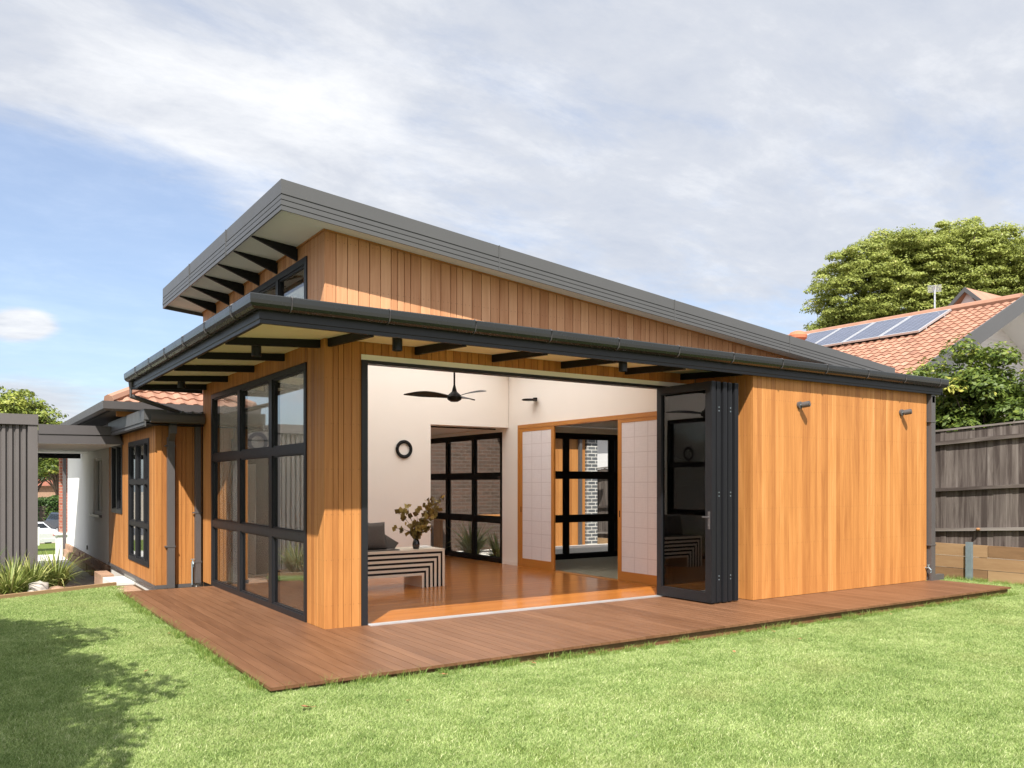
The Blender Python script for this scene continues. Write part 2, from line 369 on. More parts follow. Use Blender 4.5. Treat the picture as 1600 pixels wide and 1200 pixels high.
def wloc(o):
    p = Vector((0, 0, 0))
    while o is not None: p += Vector(o.location); o = o.parent
    return p
def tag(o, label=None, cat=None, group=None, kind=None):
    if label: o['label'] = label
    if cat: o['category'] = cat
    if group: o['group'] = group
    if kind: o['kind'] = kind
    return o
def thing(name, label, cat, loc=(0, 0, 0), group=None):
    o = bpy.data.objects.new(name, None); COL.objects.link(o); o.location = loc; o.empty_display_size = .2
    return tag(o, label, cat, group)
def copy_tree(o, parent=None):
    c = o.copy(); COL.objects.link(c); c.parent = parent
    for ch in list(o.children): copy_tree(ch, c)
    return c

def cladding(mb, plane, c, sgn, u0, u1, z0, ztop, holes=(), bw=.092, gap=.004, th=.018, narrow=False):
    """vertical boards on plane 'x' or 'y' at coordinate c (outer face), facing sgn; ztop: number or f(u)"""
    zt = ztop if callable(ztop) else (lambda u: ztop)
    def P(u, z, d):
        return (c - sgn * d, u, z) if plane == 'x' else (u, c - sgn * d, z)
    fl = (sgn > 0) if plane == 'x' else (sgn < 0)
    u = u0; last = .5
    while u < u1 - 1e-4:
        w = bw * (1 if random.random() < .8 else .62) if not narrow else bw
        ue = min(u + w, u1)
        if u1 - ue < .03: ue = u1
        t = min(1, max(0, random.gauss(.5, .24))); ou = random.random() * 60; ov = random.random() * 60
        cuts = sorted({u + gap / 2, ue - gap / 2} | {h for H in holes for h in H[:2] if u + gap / 2 < h < ue - gap / 2})
        for a, b in zip(cuts[:-1], cuts[1:]):
            segs = [(z0, None)]
            for H in holes:
                if H[0] < b - 1e-5 and H[1] > a + 1e-5:
                    ns = []
                    for s0, s1 in segs:
                        top = s1 if s1 is not None else 1e9
                        if H[2] > s0: ns.append((s0, min(H[2], top)))
                        if H[3] < top: ns.append((max(H[3], s0), s1))
                    segs = ns
            for s0, s1 in segs:
                za, zb = (zt(a), zt(b)) if s1 is None else (s1, s1)
                if min(za, zb) - s0 < .01: continue
                ch = .003
                F = [(a + ch, s0), (b - ch, s0), (b - ch, zb), (a + ch, za)]; B = [(a, s0), (b, s0), (b, zb), (a, za)]
                f3 = [P(p[0], p[1], 0) for p in F]; b3 = [P(p[0], p[1], ch) for p in B]; k3 = [P(p[0], p[1], th) for p in B]
                um = (u + ue) / 2
                def add(q, uvp):
                    uvq = [(p[0] + ou, p[1] + ov) for p in uvp]; nq = [(p[0] - um, p[1]) for p in uvp]
                    if not fl: q = q[::-1]; uvq = uvq[::-1]; nq = nq[::-1]
                    mb.face(q, uvq, t, nq)
                add(f3, F)
                for i in range(4):
                    j = (i + 1) % 4
                    add([b3[i], b3[j], f3[j], f3[i]], [B[i], B[j], F[j], F[i]])
                    add([k3[i], k3[j], b3[j], b3[i]], [B[i], B[j], B[j], B[i]])
        u = ue

def slab(mb, plane, c0, c1, u0, u1, z0, ztop, holes=()):
    """wall slab between c0..c1 with rectangular holes and a top that may slope"""
    zt = ztop if callable(ztop) else (lambda u: ztop)
    us = sorted({u0, u1} | {min(max(h, u0), u1) for H in holes for h in H[:2]})
    for a, b in zip(us[:-1], us[1:]):
        if b - a < 1e-5: continue
        segs = [(z0, None)]
        for H in holes:
            if H[0] < b - 1e-5 and H[1] > a + 1e-5:
                ns = []
                for s0, s1 in segs:
                    top = s1 if s1 is not None else 1e9
                    if H[2] > s0 + 1e-4: ns.append((s0, min(H[2], top)))
                    if H[3] < top: ns.append((max(H[3], s0), s1))
                segs = ns
        for s0, s1 in segs:
            za, zb = (zt(a), zt(b)) if s1 is None else (s1, s1)
            poly = [(a, s0), (b, s0), (b, zb), (a, za)]
            if plane == 'y': mb.prism([(p[0], p[1]) for p in poly], c0, c1, 'y', .5)
            else: mb.prism([(p[0], p[1]) for p in poly], c0, c1, 'x', .5)

def sweep(mb, path, prof, close_ends=True):
    """sweep profile (outward offset, z) along a plan polyline; outward = right-hand side of travel"""
    n = len(path); dirs = [(Vector(path[i + 1]) - Vector(path[i])).normalized() for i in range(n - 1)]
    rings = []
    for i in range(n):
        if i == 0: nn = Vector((dirs[0].y, -dirs[0].x)); k = 1
        elif i == n - 1: nn = Vector((dirs[-1].y, -dirs[-1].x)); k = 1
        else:
            a = Vector((dirs[i - 1].y, -dirs[i - 1].x)); b = Vector((dirs[i].y, -dirs[i].x)); nn = (a + b).normalized(); k = 1 / nn.dot(a)
        rings.append([(path[i][0] + nn.x * o * k, path[i][1] + nn.y * o * k, z) for o, z in prof])
    for i in range(n - 1):
        for k in range(len(prof)):
            j = (k + 1) % len(prof)
            mb.face([rings[i][k], rings[i][j], rings[i + 1][j], rings[i + 1][k]], None, .5)
    mb.face(rings[0][::-1], None, .5); mb.face(rings[-1], None, .5)

def window(parent, plane, c, uo, zo, us, zs, depth=.07, glass='tinted_glass', frame='charcoal_metal', fw=.05, proud=.012, name='window', sgn=-1, rail=.09, mull=.09, sub=True):
    """uo=(u0,u1) zo=(z0,z1) outer; us, zs: centres of mullions and rails. c outer plane, sgn outward"""
    fr = MB(); gl = MB()
    def bx(mb, ua, ub, za, zb, d0, d1, **k):
        a, b = sorted((c - sgn * d0, c - sgn * d1))
        if plane == 'x': mb.box(a, b, ua, ub, za, zb, .5, **k)
        else: mb.box(ua, ub, a, b, za, zb, .5, **k)
    bx(fr, uo[0], uo[0] + fw, zo[0], zo[1], -proud, depth); bx(fr, uo[1] - fw, uo[1], zo[0], zo[1], -proud, depth)
    bx(fr, uo[0] + fw, uo[1] - fw, zo[0], zo[0] + fw, -proud, depth); bx(fr, uo[0] + fw, uo[1] - fw, zo[1] - fw, zo[1], -proud, depth)
    for z in zs: bx(fr, uo[0] + fw, uo[1] - fw, z - rail / 2, z + rail / 2, -proud + .004, depth - .004)
    zz = [zo[0] + fw] + [q for z in zs for q in (z - rail / 2, z + rail / 2)] + [zo[1] - fw]
    uu = [uo[0] + fw] + [q for u in us for q in (u - mull / 2, u + mull / 2)] + [uo[1] - fw]
    for u in us:
        for i in range(0, len(zz), 2): bx(fr, u - mull / 2, u + mull / 2, zz[i], zz[i + 1], -proud + .002, depth - .006)
    for i in range(0, len(uu), 2):
        for j in range(0, len(zz), 2):
            bx(gl, uu[i], uu[i + 1], zz[j], zz[j + 1], .028, .034)
            if sub:   # glazing beads
                e = .018
                for (a, b, p, q) in ((uu[i], uu[i] + e, zz[j], zz[j + 1]), (uu[i + 1] - e, uu[i + 1], zz[j], zz[j + 1]), (uu[i] + e, uu[i + 1] - e, zz[j], zz[j] + e), (uu[i] + e, uu[i + 1] - e, zz[j + 1] - e, zz[j + 1])):
                    bx(fr, a, b, p, q, .008, .027)
    o = fr.build(name, frame, parent); gl.build('glass', glass, o); return o

# ------------------------------------------------------------------ setting: ground, lawn, deck, paths
GZ = -.090
def lawn_z(x):
    t = min(1, max(0, (x + 1.4) / 4.2)); return -.052 - .066 * t * t * (3 - 2 * t)
def ground_z(x, y):
    z = -.50
    if y > 17: z -= .052 * (y - 17)
    if y > 55: z = -.50 - .052 * 38
    return z
def build_ground():
    mb = MB()
    xs = [-300, -120, -60, -30, -15, -8, -4, 0, 6, 12, 25, 60, 120, 300]; ys = [-200, -80, -30, -15, 0, 8, 14, 17, 22, 30, 38, 46, 55, 70, 100, 180, 400]
    for i in range(len(xs) - 1):
        for j in range(len(ys) - 1):
            mb.face([(x, y, ground_z(x, y)) for x, y in ((xs[i], ys[j]), (xs[i + 1], ys[j]), (xs[i + 1], ys[j + 1]), (xs[i], ys[j + 1]))])
    tag(mb.build('ground', 'dry_ground', weld=True), kind='structure')
build_ground()
LAWN = [(-14, -14), (10.90, -14), (10.90, 5.0), (9.0, 5.0), (0.5, 5.0), (0.5, 4.6), (-1.27, 4.60), (-1.13, 5.62), (-2.70, 4.83), (-14, -1.0)]
def build_lawn():
    bm = bmesh.new(); vs = [bm.verts.new((x, y, 0)) for x, y in LAWN]; bm.faces.new(vs)
    for k in range(22):
        bmesh.ops.bisect_plane(bm, geom=bm.verts[:] + bm.edges[:] + bm.faces[:], plane_co=(-1.5 + .22 * k, 0, 0), plane_no=(1, 0, 0))
    for v in bm.verts: v.co.z = lawn_z(v.co.x)
    r_ = bmesh.ops.extrude_face_region(bm, geom=bm.faces[:])
    for v in [g for g in r_['geom'] if isinstance(g, bmesh.types.BMVert)]: v.co.z = -.6
    bmesh.ops.recalc_face_normals(bm, faces=bm.faces[:])
    me = bpy.data.meshes.new('lawn'); bm.to_mesh(me); bm.free(); me.materials.append(MATS['lawn_soil'])
    o = bpy.data.objects.new('lawn', me); COL.objects.link(o); tag(o, kind='structure')
build_lawn()
# deck: boards run front to back, one border board along the front edge
def build_deck():
    mb = MB()
    bw, gap = .112, .0035
    def boards(x0, x1, y0, y1):
        x = x0
        while x < x1 - .02:
            xe = min(x + bw, x1); t = min(1, max(0, random.gauss(.5, .22)))
            # random butt joint
            js = [y0, y1] if y1 - y0 < 3.2 else [y0, random.uniform(y0 + 1.5, y1 - 1.2), y1]
            for a, b in zip(js[:-1], js[1:]):
                mb.box(x + gap / 2, xe - gap / 2, a + (0 if a == y0 else .0015), b, -.024, 0, t)
                t = min(1, max(0, t + random.uniform(-.2, .2)))
            x = xe
    boards(-1.235, 0.0, -2.13, 4.40); boards(0.0, 5.34, -2.13, .0); boards(5.34, 9.325, -2.13, -1.0); boards(9.325, 9.56, -2.13, -1.0)
    o = mb.build('deck', 'deck_timber'); tag(o, kind='structure')
    sc = MB(); x = -1.235
    while x < 9.5:
        for yy in ([-2.02, -1.55, -1.08, -.6, -.12] if x > 0 else [-2.02 + .47 * q for q in range(14)]):
            if x > 5.3 and yy > -1.05: continue
            for dx in (.028, .084):
                cx, cy = x + dx, yy + random.uniform(-.004, .004)
                sc.face([(cx + .0045 * math.cos(a), cy + .0045 * math.sin(a), .0006) for a in [k * math.pi / 3 for k in range(6)]])
        x += .112
    so = sc.build('screw_heads', 'pipe_metal', o); so['kind'] = 'stuff'
    fb = MB()
    fb.box(-1.21, 9.53, -2.095, -2.07, -.30, -.026, .35); fb.box(-1.21, -1.185, -2.07, 4.38, -.30, -.026, .4)
    fb.box(9.505, 9.53, -2.07, -1.0, -.30, -.026, .4); fb.box(-1.185, -.02, 4.355, 4.38, -.30, -.026, .4)
    j = fb.build('fascia', 'deck_timber', o)
    sb = MB()
    for k in range(28): sb.box(-1.18 + k * .385, -1.135 + k * .385, -2.06, -.05 if k > 2 else 4.35, -.16, -.026, .3)
    sb.build('joist', 'deck_timber', o)
build_deck()

# ------------------------------------------------------------------ the timber house
HOUSE = thing('timber_house', 'new flat-roofed timber clad house extension with black framed glazing open to the deck', 'house', (0, 0, 0))
UP = lambda x: 4.12 - .097 * x                      # underside of the upper skillion roof
LR = lambda d: 3.095 + .085 * (d)                   # lower roof height, d metres in from its gutter
def build_walls():
    # front wall, plane Y=0, sliding opening .41-5.30 x 0-2.80
    H = [(.405, 5.34, -1, 2.86)]
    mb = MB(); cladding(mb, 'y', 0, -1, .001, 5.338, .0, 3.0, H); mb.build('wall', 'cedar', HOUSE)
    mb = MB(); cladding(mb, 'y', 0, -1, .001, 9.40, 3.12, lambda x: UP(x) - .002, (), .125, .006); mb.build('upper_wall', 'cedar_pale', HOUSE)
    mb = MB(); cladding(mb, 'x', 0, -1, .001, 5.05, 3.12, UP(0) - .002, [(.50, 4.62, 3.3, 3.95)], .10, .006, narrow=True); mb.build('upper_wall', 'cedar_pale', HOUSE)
    W1 = [(.515, 4.53, -1, 2.81)]
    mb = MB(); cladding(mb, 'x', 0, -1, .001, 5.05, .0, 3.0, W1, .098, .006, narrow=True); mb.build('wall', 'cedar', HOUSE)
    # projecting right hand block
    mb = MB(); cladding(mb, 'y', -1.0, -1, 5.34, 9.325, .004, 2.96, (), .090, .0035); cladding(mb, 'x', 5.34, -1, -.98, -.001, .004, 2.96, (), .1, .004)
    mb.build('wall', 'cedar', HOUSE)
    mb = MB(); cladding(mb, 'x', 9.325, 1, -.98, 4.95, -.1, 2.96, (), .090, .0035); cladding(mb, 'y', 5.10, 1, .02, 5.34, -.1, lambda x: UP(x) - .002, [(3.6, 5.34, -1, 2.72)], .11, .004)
    mb.build('wall', 'cedar', HOUSE)
    # backing (dark sarking behind the boards) and plaster
    core = MB()
    slab(core, 'y', .019, .06, .02, 9.30, -.1, lambda x: UP(x) - .01, [(.405, 5.34, -1, 2.86), (5.34, 9.30, -1, 2.96)])
    slab(core, 'x', .019, .06, .061, 5.05, -.1, UP(0) - .01, W1 + [(.50, 4.62, 3.3, 3.95)])
    slab(core, 'y', -.981, -.94, 5.36, 9.30, -.1, 2.96); slab(core, 'x', 5.359, 5.39, -.939, .018, -.1, 2.96)
    slab(core, 'x', 9.27, 9.306, -.939, 4.9, -.1, 2.96)
    slab(core, 'y', 5.05, 5.08, .02, 5.3, -.1, lambda x: UP(x) - .01, [(3.73, 5.30, -1, 2.5)])
    core.build('wall_core', 'black_paint', HOUSE)
    ins = MB()
    slab(ins, 'y', .061, .12, .12, 5.34, 0, lambda x: UP(x) - .012, [(.405, 5.30, -1, 2.80)])
    slab(ins, 'x', .061, .12, .121, 4.68, 0, UP(0) - .03, [(.515, 4.53, -1, 2.81), (.50, 4.62, 3.3, 3.95)])
    slab(ins, 'y', 4.68, 4.80, .061, 5.34, 0, lambda x: UP(x) - .012, [(3.726, 5.35, -1, 2.522)])
    slab(ins, 'x', 5.35, 5.45, .0605, 4.885, 0, UP(5.45) - .012, [(.42, 4.34, -1, 2.545)])
    slab(ins, 'x', 5.35, 5.45, 4.885, 4.90, 0, 2.52); slab(ins, 'x', 5.35, 5.45, 4.90, 8.0, 2.455, 2.70)
    slab(ins, 'x', 3.60, 3.724, 4.801, 8.0, 0, 2.70); slab(ins, 'y', 8.0, 8.1, 3.6, 5.45, 0, 2.7)
    ins.build('interior_wall', 'plaster', HOUSE)
    c = MB()
    for xa, xb, ya, yb in ((.061, 5.45, .061, 1.3), (.061, 5.45, 4.5, 5.04), (.061, .6, 1.3, 4.5), (5.1, 5.45, 1.3, 4.5)):
        c.prism([(xa, UP(xa) - .011), (xb, UP(xb) - .011), (xb, UP(xb) + .0), (xa, UP(xa) + .0)], ya, yb, 'y', .5)
    c.box(3.724, 5.449, 4.801, 7.999, 2.524, 2.56, .5); c.box(5.451, 9.26, -.93, 4.88, 2.62, 2.66, .5)
    c.build('ceiling', 'plaster', HOUSE)
    # tatami room: inner walls, floor
    t = MB()
    slab(t, 'y', 4.89, 5.0, 5.451, 9.26, -.1, 2.62, [(6.10, 8.26, -1, 2.49)]); slab(t, 'x', 9.2, 9.26, -.93, 4.88, 0, 2.62)
    slab(t, 'y', -.93, -.9, 5.46, 9.2, 0, 2.62)
    t.build('interior_wall', 'plaster', HOUSE)
    t = MB(); x = 5.46
    for i in range(4):
        for j in range(3):
            t.box(5.46 + i * .94, 5.46 + i * .94 + .93, -.9 + j * 1.93, -.9 + j * 1.93 + 1.92, -.03, .006, .5)
    t.build('tatami', 'tatami', HOUSE)
    f = MB(); y = .02
    while y < 4.68:
        x = .12 - random.random() * 1.0
        while x < 5.45:
            L = random.uniform(1.2, 2.4); f.box(max(x, .06), min(x + L, 5.45) - .001, y + .0006, y + .0875, -.02, .0, min(1, max(0, random.gauss(.5, .2)))); x += L
        y += .088
    x = 3.72
    while x < 5.45: f.box(x + .0006, min(x + .088, 5.45) - .0006, y + .0, 8.0, -.02, 0, min(1, max(0, random.gauss(.5, .2)))); x += .088
    f.build('floor', 'floor_timber', HOUSE)
    sk = MB(); sk.box(.12, .13, .55 + 4.0, 4.68, 0, .09); sk.box(.13, 3.72, 4.668, 4.679, .001, .09); sk.box(5.338, 5.349, 4.35, 4.88, .001, .07)
    sk.build('skirting', 'plaster', HOUSE)
    base = MB(); base.box(.03, 5.3, .03, 5.04, -.45, -.03); base.box(5.4, 9.27, -.93, 4.9, -.45, -.035); base.box(3.7, 5.44, 5.04, 8.05, -.45, -.03)
    base.box(5.345, 5.4, 0.02, 5.04, -.45, -.03)
    base.build('footing', 'concrete', HOUSE)
    # corner trim of the return
    tr = MB(); tr.box(5.341, 5.352, -1.006, -.9995, .004, 2.9, .6); tr.build('corner_trim', 'cedar', HOUSE)
build_walls()
window(HOUSE, 'x', 0, (.525, 4.52), (.0, 2.80), [1.75, 3.09], [.915, 1.875], glass='tinted_glass', fw=.065, rail=.10, mull=.115, depth=.10)
window(HOUSE, 'x', 0, (.505, 4.615), (3.305, 3.945), [1.50, 2.52, 3.56], [], glass='dark_glass', fw=.07, mull=.08)
window(HOUSE, 'x', 5.37, (4.90, 7.98), (.0, 2.455), [5.975, 7.03], [.81, 1.635], glass='clear_glass', fw=.09, mull=.11, rail=.10, depth=.06, frame='black_paint')
window(HOUSE, 'y', 4.93, (6.10, 8.26), (-.005, 2.49), [6.88, 7.42 + .62 - .0], [.80, 1.66], glass='clear_glass', fw=.10, mull=.12, rail=.115, depth=.06, frame='black_paint')

def build_lower_roof():
    path = [(-1.0, 5.06), (-1.0, -1.09), (9.60, -1.09)]
    # outward for this direction of travel (down -Y then +X) is on the right-hand side: (-X) then (-Y)
    mb = MB()
    # roof sheets with standing ribs; L-shaped, hip at the corner
    zg, zi = 3.10, 3.19
    def sheet(q, z): mb.face([(x, y, zz) for (x, y), zz in zip(q, z)]); mb.face([(x, y, zz - .02) for (x, y), zz in zip(q, z)][::-1])
    sheet([(-1.04, -1.13), (9.60, -1.13), (9.60, 0), (0, 0)], [zg, zg, zi, zi])
    sheet([(-1.04, 5.06), (-1.04, -1.13), (0, 0), (0, 5.06)], [zg, zg, zi, zi])
    sl = (zi - zg) / 1.13
    x = -.93
    while x < 9.58:
        y1 = 0 if x > 0 else -(-x) * 1.13 / 1.04
        z0, z1 = zg + .001, zg + sl * (y1 + 1.13)
        for a, b in ((x, x + .035),):
            mb.face([(a, -1.06, z0), (b, -1.06, z0), (b - .008, -1.06, z0 + .022), (a + .008, -1.06, z0 + .022)])
            mb.face([(a + .008, -1.06, z0 + .022), (b - .008, -1.06, z0 + .022), (b - .008, y1, z1 + .022), (a + .008, y1, z1 + .022)])
            mb.face([(a, -1.06, z0), (a + .008, -1.06, z0 + .022), (a + .008, y1, z1 + .022), (a, y1, z1)])
            mb.face([(b - .008, -1.06, z0 + .022), (b, -1.06, z0), (b, y1, z1), (b - .008, y1, z1 + .022)])
        x += .19
    y = -.95; sl2 = (zi - zg) / 1.04
    while y < 5.0:
        x1 = 0 if y > 0 else y * 1.04 / 1.13
        z0, z1 = zg + .001, zg + sl2 * (x1 + 1.04)
        a, b = y, y + .035
        mb.face([(-.99, b, z0), (-.99, a, z0), (-.99, a + .008, z0 + .022), (-.99, b - .008, z0 + .022)])
        mb.face([(-.99, b - .008, z0 + .022), (-.99, a + .008, z0 + .022), (x1, a + .008, z1 + .022), (x1, b - .008, z1 + .022)])
        mb.face([(-.99, a, z0), (x1, a, z1), (x1, a + .008, z1 + .022), (-.99, a + .008, z0 + .022)])
        y += .19
    roof = mb.build('lower_roof', 'roof_metal', HOUSE)
    g = MB()
    prof = [(.0, 3.09), (.0, 2.985), (.03, 2.972), (.062, 2.974), (.088, 2.99), (.104, 3.015), (.108, 3.045), (.108, 3.086), (.100, 3.096), (.090, 3.090), (.094, 3.075), (.094, 3.04), (.08, 3.01), (.05, 2.99), (.012, 2.992), (.008, 3.09)]
    sweep(g, path, prof)
    gut = g.build('gutter', 'gutter_metal', roof)
    for k in range(12):
        xx = -.75 + k * .92; cl = MB()
        cl.tube([(xx, -1.09 - o, z) for o, z in ((.03, 2.968), (.07, 2.971), (.098, 2.99), (.112, 3.02), (.114, 3.085), (.09, 3.102), (.0, 3.10))], .005, 6); cl.build('gutter_clip', 'pipe_metal', roof)
    for k in range(6):
        yy = -.6 + k * .95; cl = MB()
        cl.tube([(-1.0 - o, yy, z) for o, z in ((.03, 2.968), (.07, 2.971), (.098, 2.99), (.112, 3.02), (.114, 3.085), (.09, 3.102), (.0, 3.10))], .005, 6); cl.build('gutter_clip', 'pipe_metal', roof)
    f = MB(); sweep(f, path, [(-.045, 3.08), (-.045, 2.868), (-.008, 2.868), (-.008, 2.90), (-.001, 2.905), (-.001, 3.08)])
    f.build('fascia', 'charcoal_metal', roof)
    # front soffit lining and rafters
    s = MB()
    s.face([(-.955, -1.045, 2.925), (.0, .0, 2.99), (9.55, .0, 2.99), (9.55, -1.045, 2.925)][::-1]); s.face([(-.955, -1.045, 2.925), (-.955, 5.06, 2.925), (0, 5.06, 2.99), (0, 0, 2.99)][::-1])
    for q in ([(-.955, -1.045, 2.94), (.0, .0, 3.005), (9.55, .0, 3.005), (9.55, -1.045, 2.94)], [(-.955, -1.045, 2.94), (-.955, 5.06, 2.94), (0, 5.06, 3.005), (0, 0, 3.005)]): s.face(q)
    s.build('soffit', 'soffit_cream', roof)
    for x in (.055, 1.052, 2.049, 3.049, 4.082, 5.08):
        r = MB(); poly = [(-1.045, 2.855), (0.0, 2.905), (0.0, 2.988), (-1.045, 2.924)]
        r.prism(poly, x - .022, x + .022, 'x', .5); r.build('rafter', 'black_paint', roof)
    for y in (.134, 1.262, 2.434, 3.662, 4.837):
        r = MB(); poly = [(-.955, 2.855), (0.0, 2.905), (0.0, 2.988), (-.955, 2.924)]
        r.prism(poly, y - .022, y + .022, 'y', .5); r.build('rafter', 'black_paint', roof)
    e = MB(); e.box(-1.0, .0, 5.06, 5.09, 2.87, 3.09); e.build('barge', 'charcoal_metal', roof); e = MB(); e.box(9.60, 9.62, -1.09, .0, 2.87, 3.10); e.build('barge', 'charcoal_metal', roof)
build_lower_roof()

def build_upper_roof():
    x0, x1, y0, y1 = -.565, 9.52, -.35, 5.10
    r = MB(); KX = lambda x: .943 - .0196 * (x + .565); OZ = lambda x, z: UP(x) - .065 + (z + .018) * KX(x); top = lambda x: OZ(x, .282)
    poly = [(x0 + .03, UP(x0) + .0), (x1, UP(x1) + .0), (x1, top(x1)), (x0 + .03, top(x0))]
    for xa, xb, ya, yb in ((x0 + .03, x1, y0 + .03, 1.3), (x0 + .03, x1, 4.5, y1 - .02), (x0 + .03, .6, 1.3, 4.5), (5.1, x1, 1.3, 4.5)):
        r.prism([(xa, UP(xa) + .0), (xb, UP(xb) + .0), (xb, top(xb)), (xa, top(xa))], ya, yb, 'y', .5)
    roof = r.build('upper_roof', 'roof_metal', HOUSE)
    sk = MB(); sk.prism([(.58, top(.58) + .004), (5.12, top(5.12) + .004), (5.12, top(5.12) + .012), (.58, top(.58) + .012)], 1.28, 4.52, 'y', .5); sk.build('added_skylight', 'opal', roof)  # invented roof light, added out of view to brighten the room below
    # front fascia: flat capping above, stepped gutter band below
    f = MB()
    def band(oz0, oz1, o, th=.012):
        # front
        f.prism([(x0 - o, OZ(x0, oz0)), (x1, OZ(x1, oz0)), (x1, OZ(x1, oz1)), (x0 - o, OZ(x0, oz1))], y0 - o, y0 + th, 'y', .5)
        f.prism([(y0 + th, OZ(x0, oz0)), (y1, OZ(x0, oz0)), (y1, OZ(x0, oz1)), (y0 + th, OZ(x0, oz1))], x0 - o, x0 + th, 'x', .5)
    band(.150, .296, 0); band(.136, .149, -.010); band(.092, .135, .004); band(.083, .091, -.006); band(.034, .082, .006); band(.026, .033, -.004); band(-.018, .025, .003)
    for xj in (1.9, 4.6, 6.9): f.prism([(xj, OZ(xj, -.018)), (xj + .012, OZ(xj, -.018)), (xj + .012, OZ(xj, .299)), (xj, OZ(xj, .299))], y0 - .009, y0 + .0, 'y', .5)
    for yj in (1.6, 3.4): f.box(x0 - .009, x0, yj, yj + .012, OZ(x0, -.018), OZ(x0, .299), .5)
    
    f.prism([(x0, OZ(x0, -.018)), (x1, OZ(x1, -.018)), (x1, OZ(x1, .29)), (x0, OZ(x0, .29))], y1, y1 + .012, 'y', .5)
    f.prism([(y0, OZ(x1, -.018)), (y1, OZ(x1, -.018)), (y1, OZ(x1, .29)), (y0, OZ(x1, .29))], x1, x1 + .012, 'x', .5)
    f.build('fascia', 'fascia_metal', roof)
    s = MB()
    s.prism([(x0 + .014, UP(x0) - .012), (x1, UP(x1) - .012), (x1, UP(x1) - .001), (x0 + .014, UP(x0) - .001)], y0 + .014, -.001, 'y', .5)
    s.prism([(x0 + .014, UP(x0) - .012), (-.001, UP(0) - .012), (-.001, UP(0) - .001), (x0 + .014, UP(x0) - .001)], 0, y1 - .002, 'y', .5)
    s.build('soffit', 'soffit_white', roof)
    for y in (.82, 1.516, 2.21, 2.875, 3.585, 4.28):
        b = MB(); b.prism([(-.50, UP(-.5) - .02), (-.002, UP(0) - .16), (-.002, UP(0) - .013), (-.50, UP(-.5) - .013)], y - .02, y + .02, 'y', .5)
        b.build('bracket', 'black_paint', roof)
    ctr = MB(); ctr.prism([(.02, UP(.02) - .028), (9.35, UP(9.35) - .028), (9.35, UP(9.35) - .013), (.02, UP(.02) - .013)], -.016, -.001, 'y', .5)
    ctr.box(-.016, -.001, -.016, 5.05, UP(0) - .03, UP(0) - .014, .5); ctr.build('quad_trim', 'cedar', roof)
build_upper_roof()

# sliding-folding door: frame, track and the folded stack
def build_bifold():
    fr = MB()
    fr.box(.405, .475, -.012, .115, 0.0, 2.80, .5); fr.box(.475, 5.338, -.010, .115, 2.765, 2.80, .5)
    fr.build('door_frame', 'charcoal_metal', HOUSE)
    tr = MB(); tr.box(.405, 5.34, -.004, .10, 2.801, 2.858, .5); tr.build('door_head_trim', 'soffit_white', HOUSE)
    sill = MB(); sill.box(.475, 5.33, -.085, .018, -.01, .006, .5)
    k = -.026
    for a in (-.085, -.06, -.03, .002): sill.box(.475, 5.33, a, a + .006, .006, .012, .5)
    sill.build('door_sill', 'aluminium', HOUSE)
    s2 = MB(); s2.box(.475, 5.33, .0185, .034, -.01, .004, .5); s2.build('door_track', 'black_paint', HOUSE)
    z0, z1 = .016, 2.765; fw = .085
    xs = [4.62, 4.722, 4.826, 4.930, 5.034]
    for i, x in enumerate(xs):
        a, b = x, x + .068; ya, yb = -.975, -.005
        if i % 2: ya += .012
        m = MB()
        m.box(a, b, ya, ya + fw + .02, z0, z1, .5); m.box(a, b, yb - fw, yb, z0, z1, .5)
        m.box(a, b, ya + fw + .02, yb - fw, z0, z0 + .125, .5); m.box(a, b, ya + fw + .02, yb - fw, z1 - .10, z1, .5)
        # ribbed edge profile seen end-on
        for q in (.006, .026, .048): m.box(a + q, a + q + .008, ya - .006, ya, z0 + .01, z1 - .01, .5)
        leaf = m.build('door_leaf', 'charcoal_metal', HOUSE)
        g = MB(); g.box(a + .03, a + .037, ya + fw + .02, yb - fw, z0 + .125, z1 - .10, .5); g.build('glass', 'dark_glass', leaf)
        if i == 0:
            h = MB(); h.box(a - .006, a, ya + .025, ya + .06, .93, 1.15, .5); h.tube([(a - .006, ya + .042, 1.08), (a - .045, ya + .042, 1.08), (a - .05, ya + .11, 1.08)], .008, 8)
            h.tube([(a - .006, ya + .042, .975), (a - .016, ya + .042, .975)], .010, 10)
            h.build('handle', 'pipe_metal', leaf)
        if i in (1, 3):
            for zc in (.30, .345, 1.34, 1.385, 2.40, 2.445):
                sc = MB(); sc.lathe([(0, .004), (.007, .003), (.007, 0)], (0, 0, 0), 8, m=Matrix.Translation((a + .034, ya - .0065, zc)) @ Matrix.Rotation(R(90), 4, 'X')); sc.build('screw', 'galvanised', leaf)
        if i:
            bk = MB(); bk.box(a - .03, a, ya + .3, ya + .33, z1, z1 + .008, .5); bk.build('roller', 'black_paint', leaf)
build_bifold()

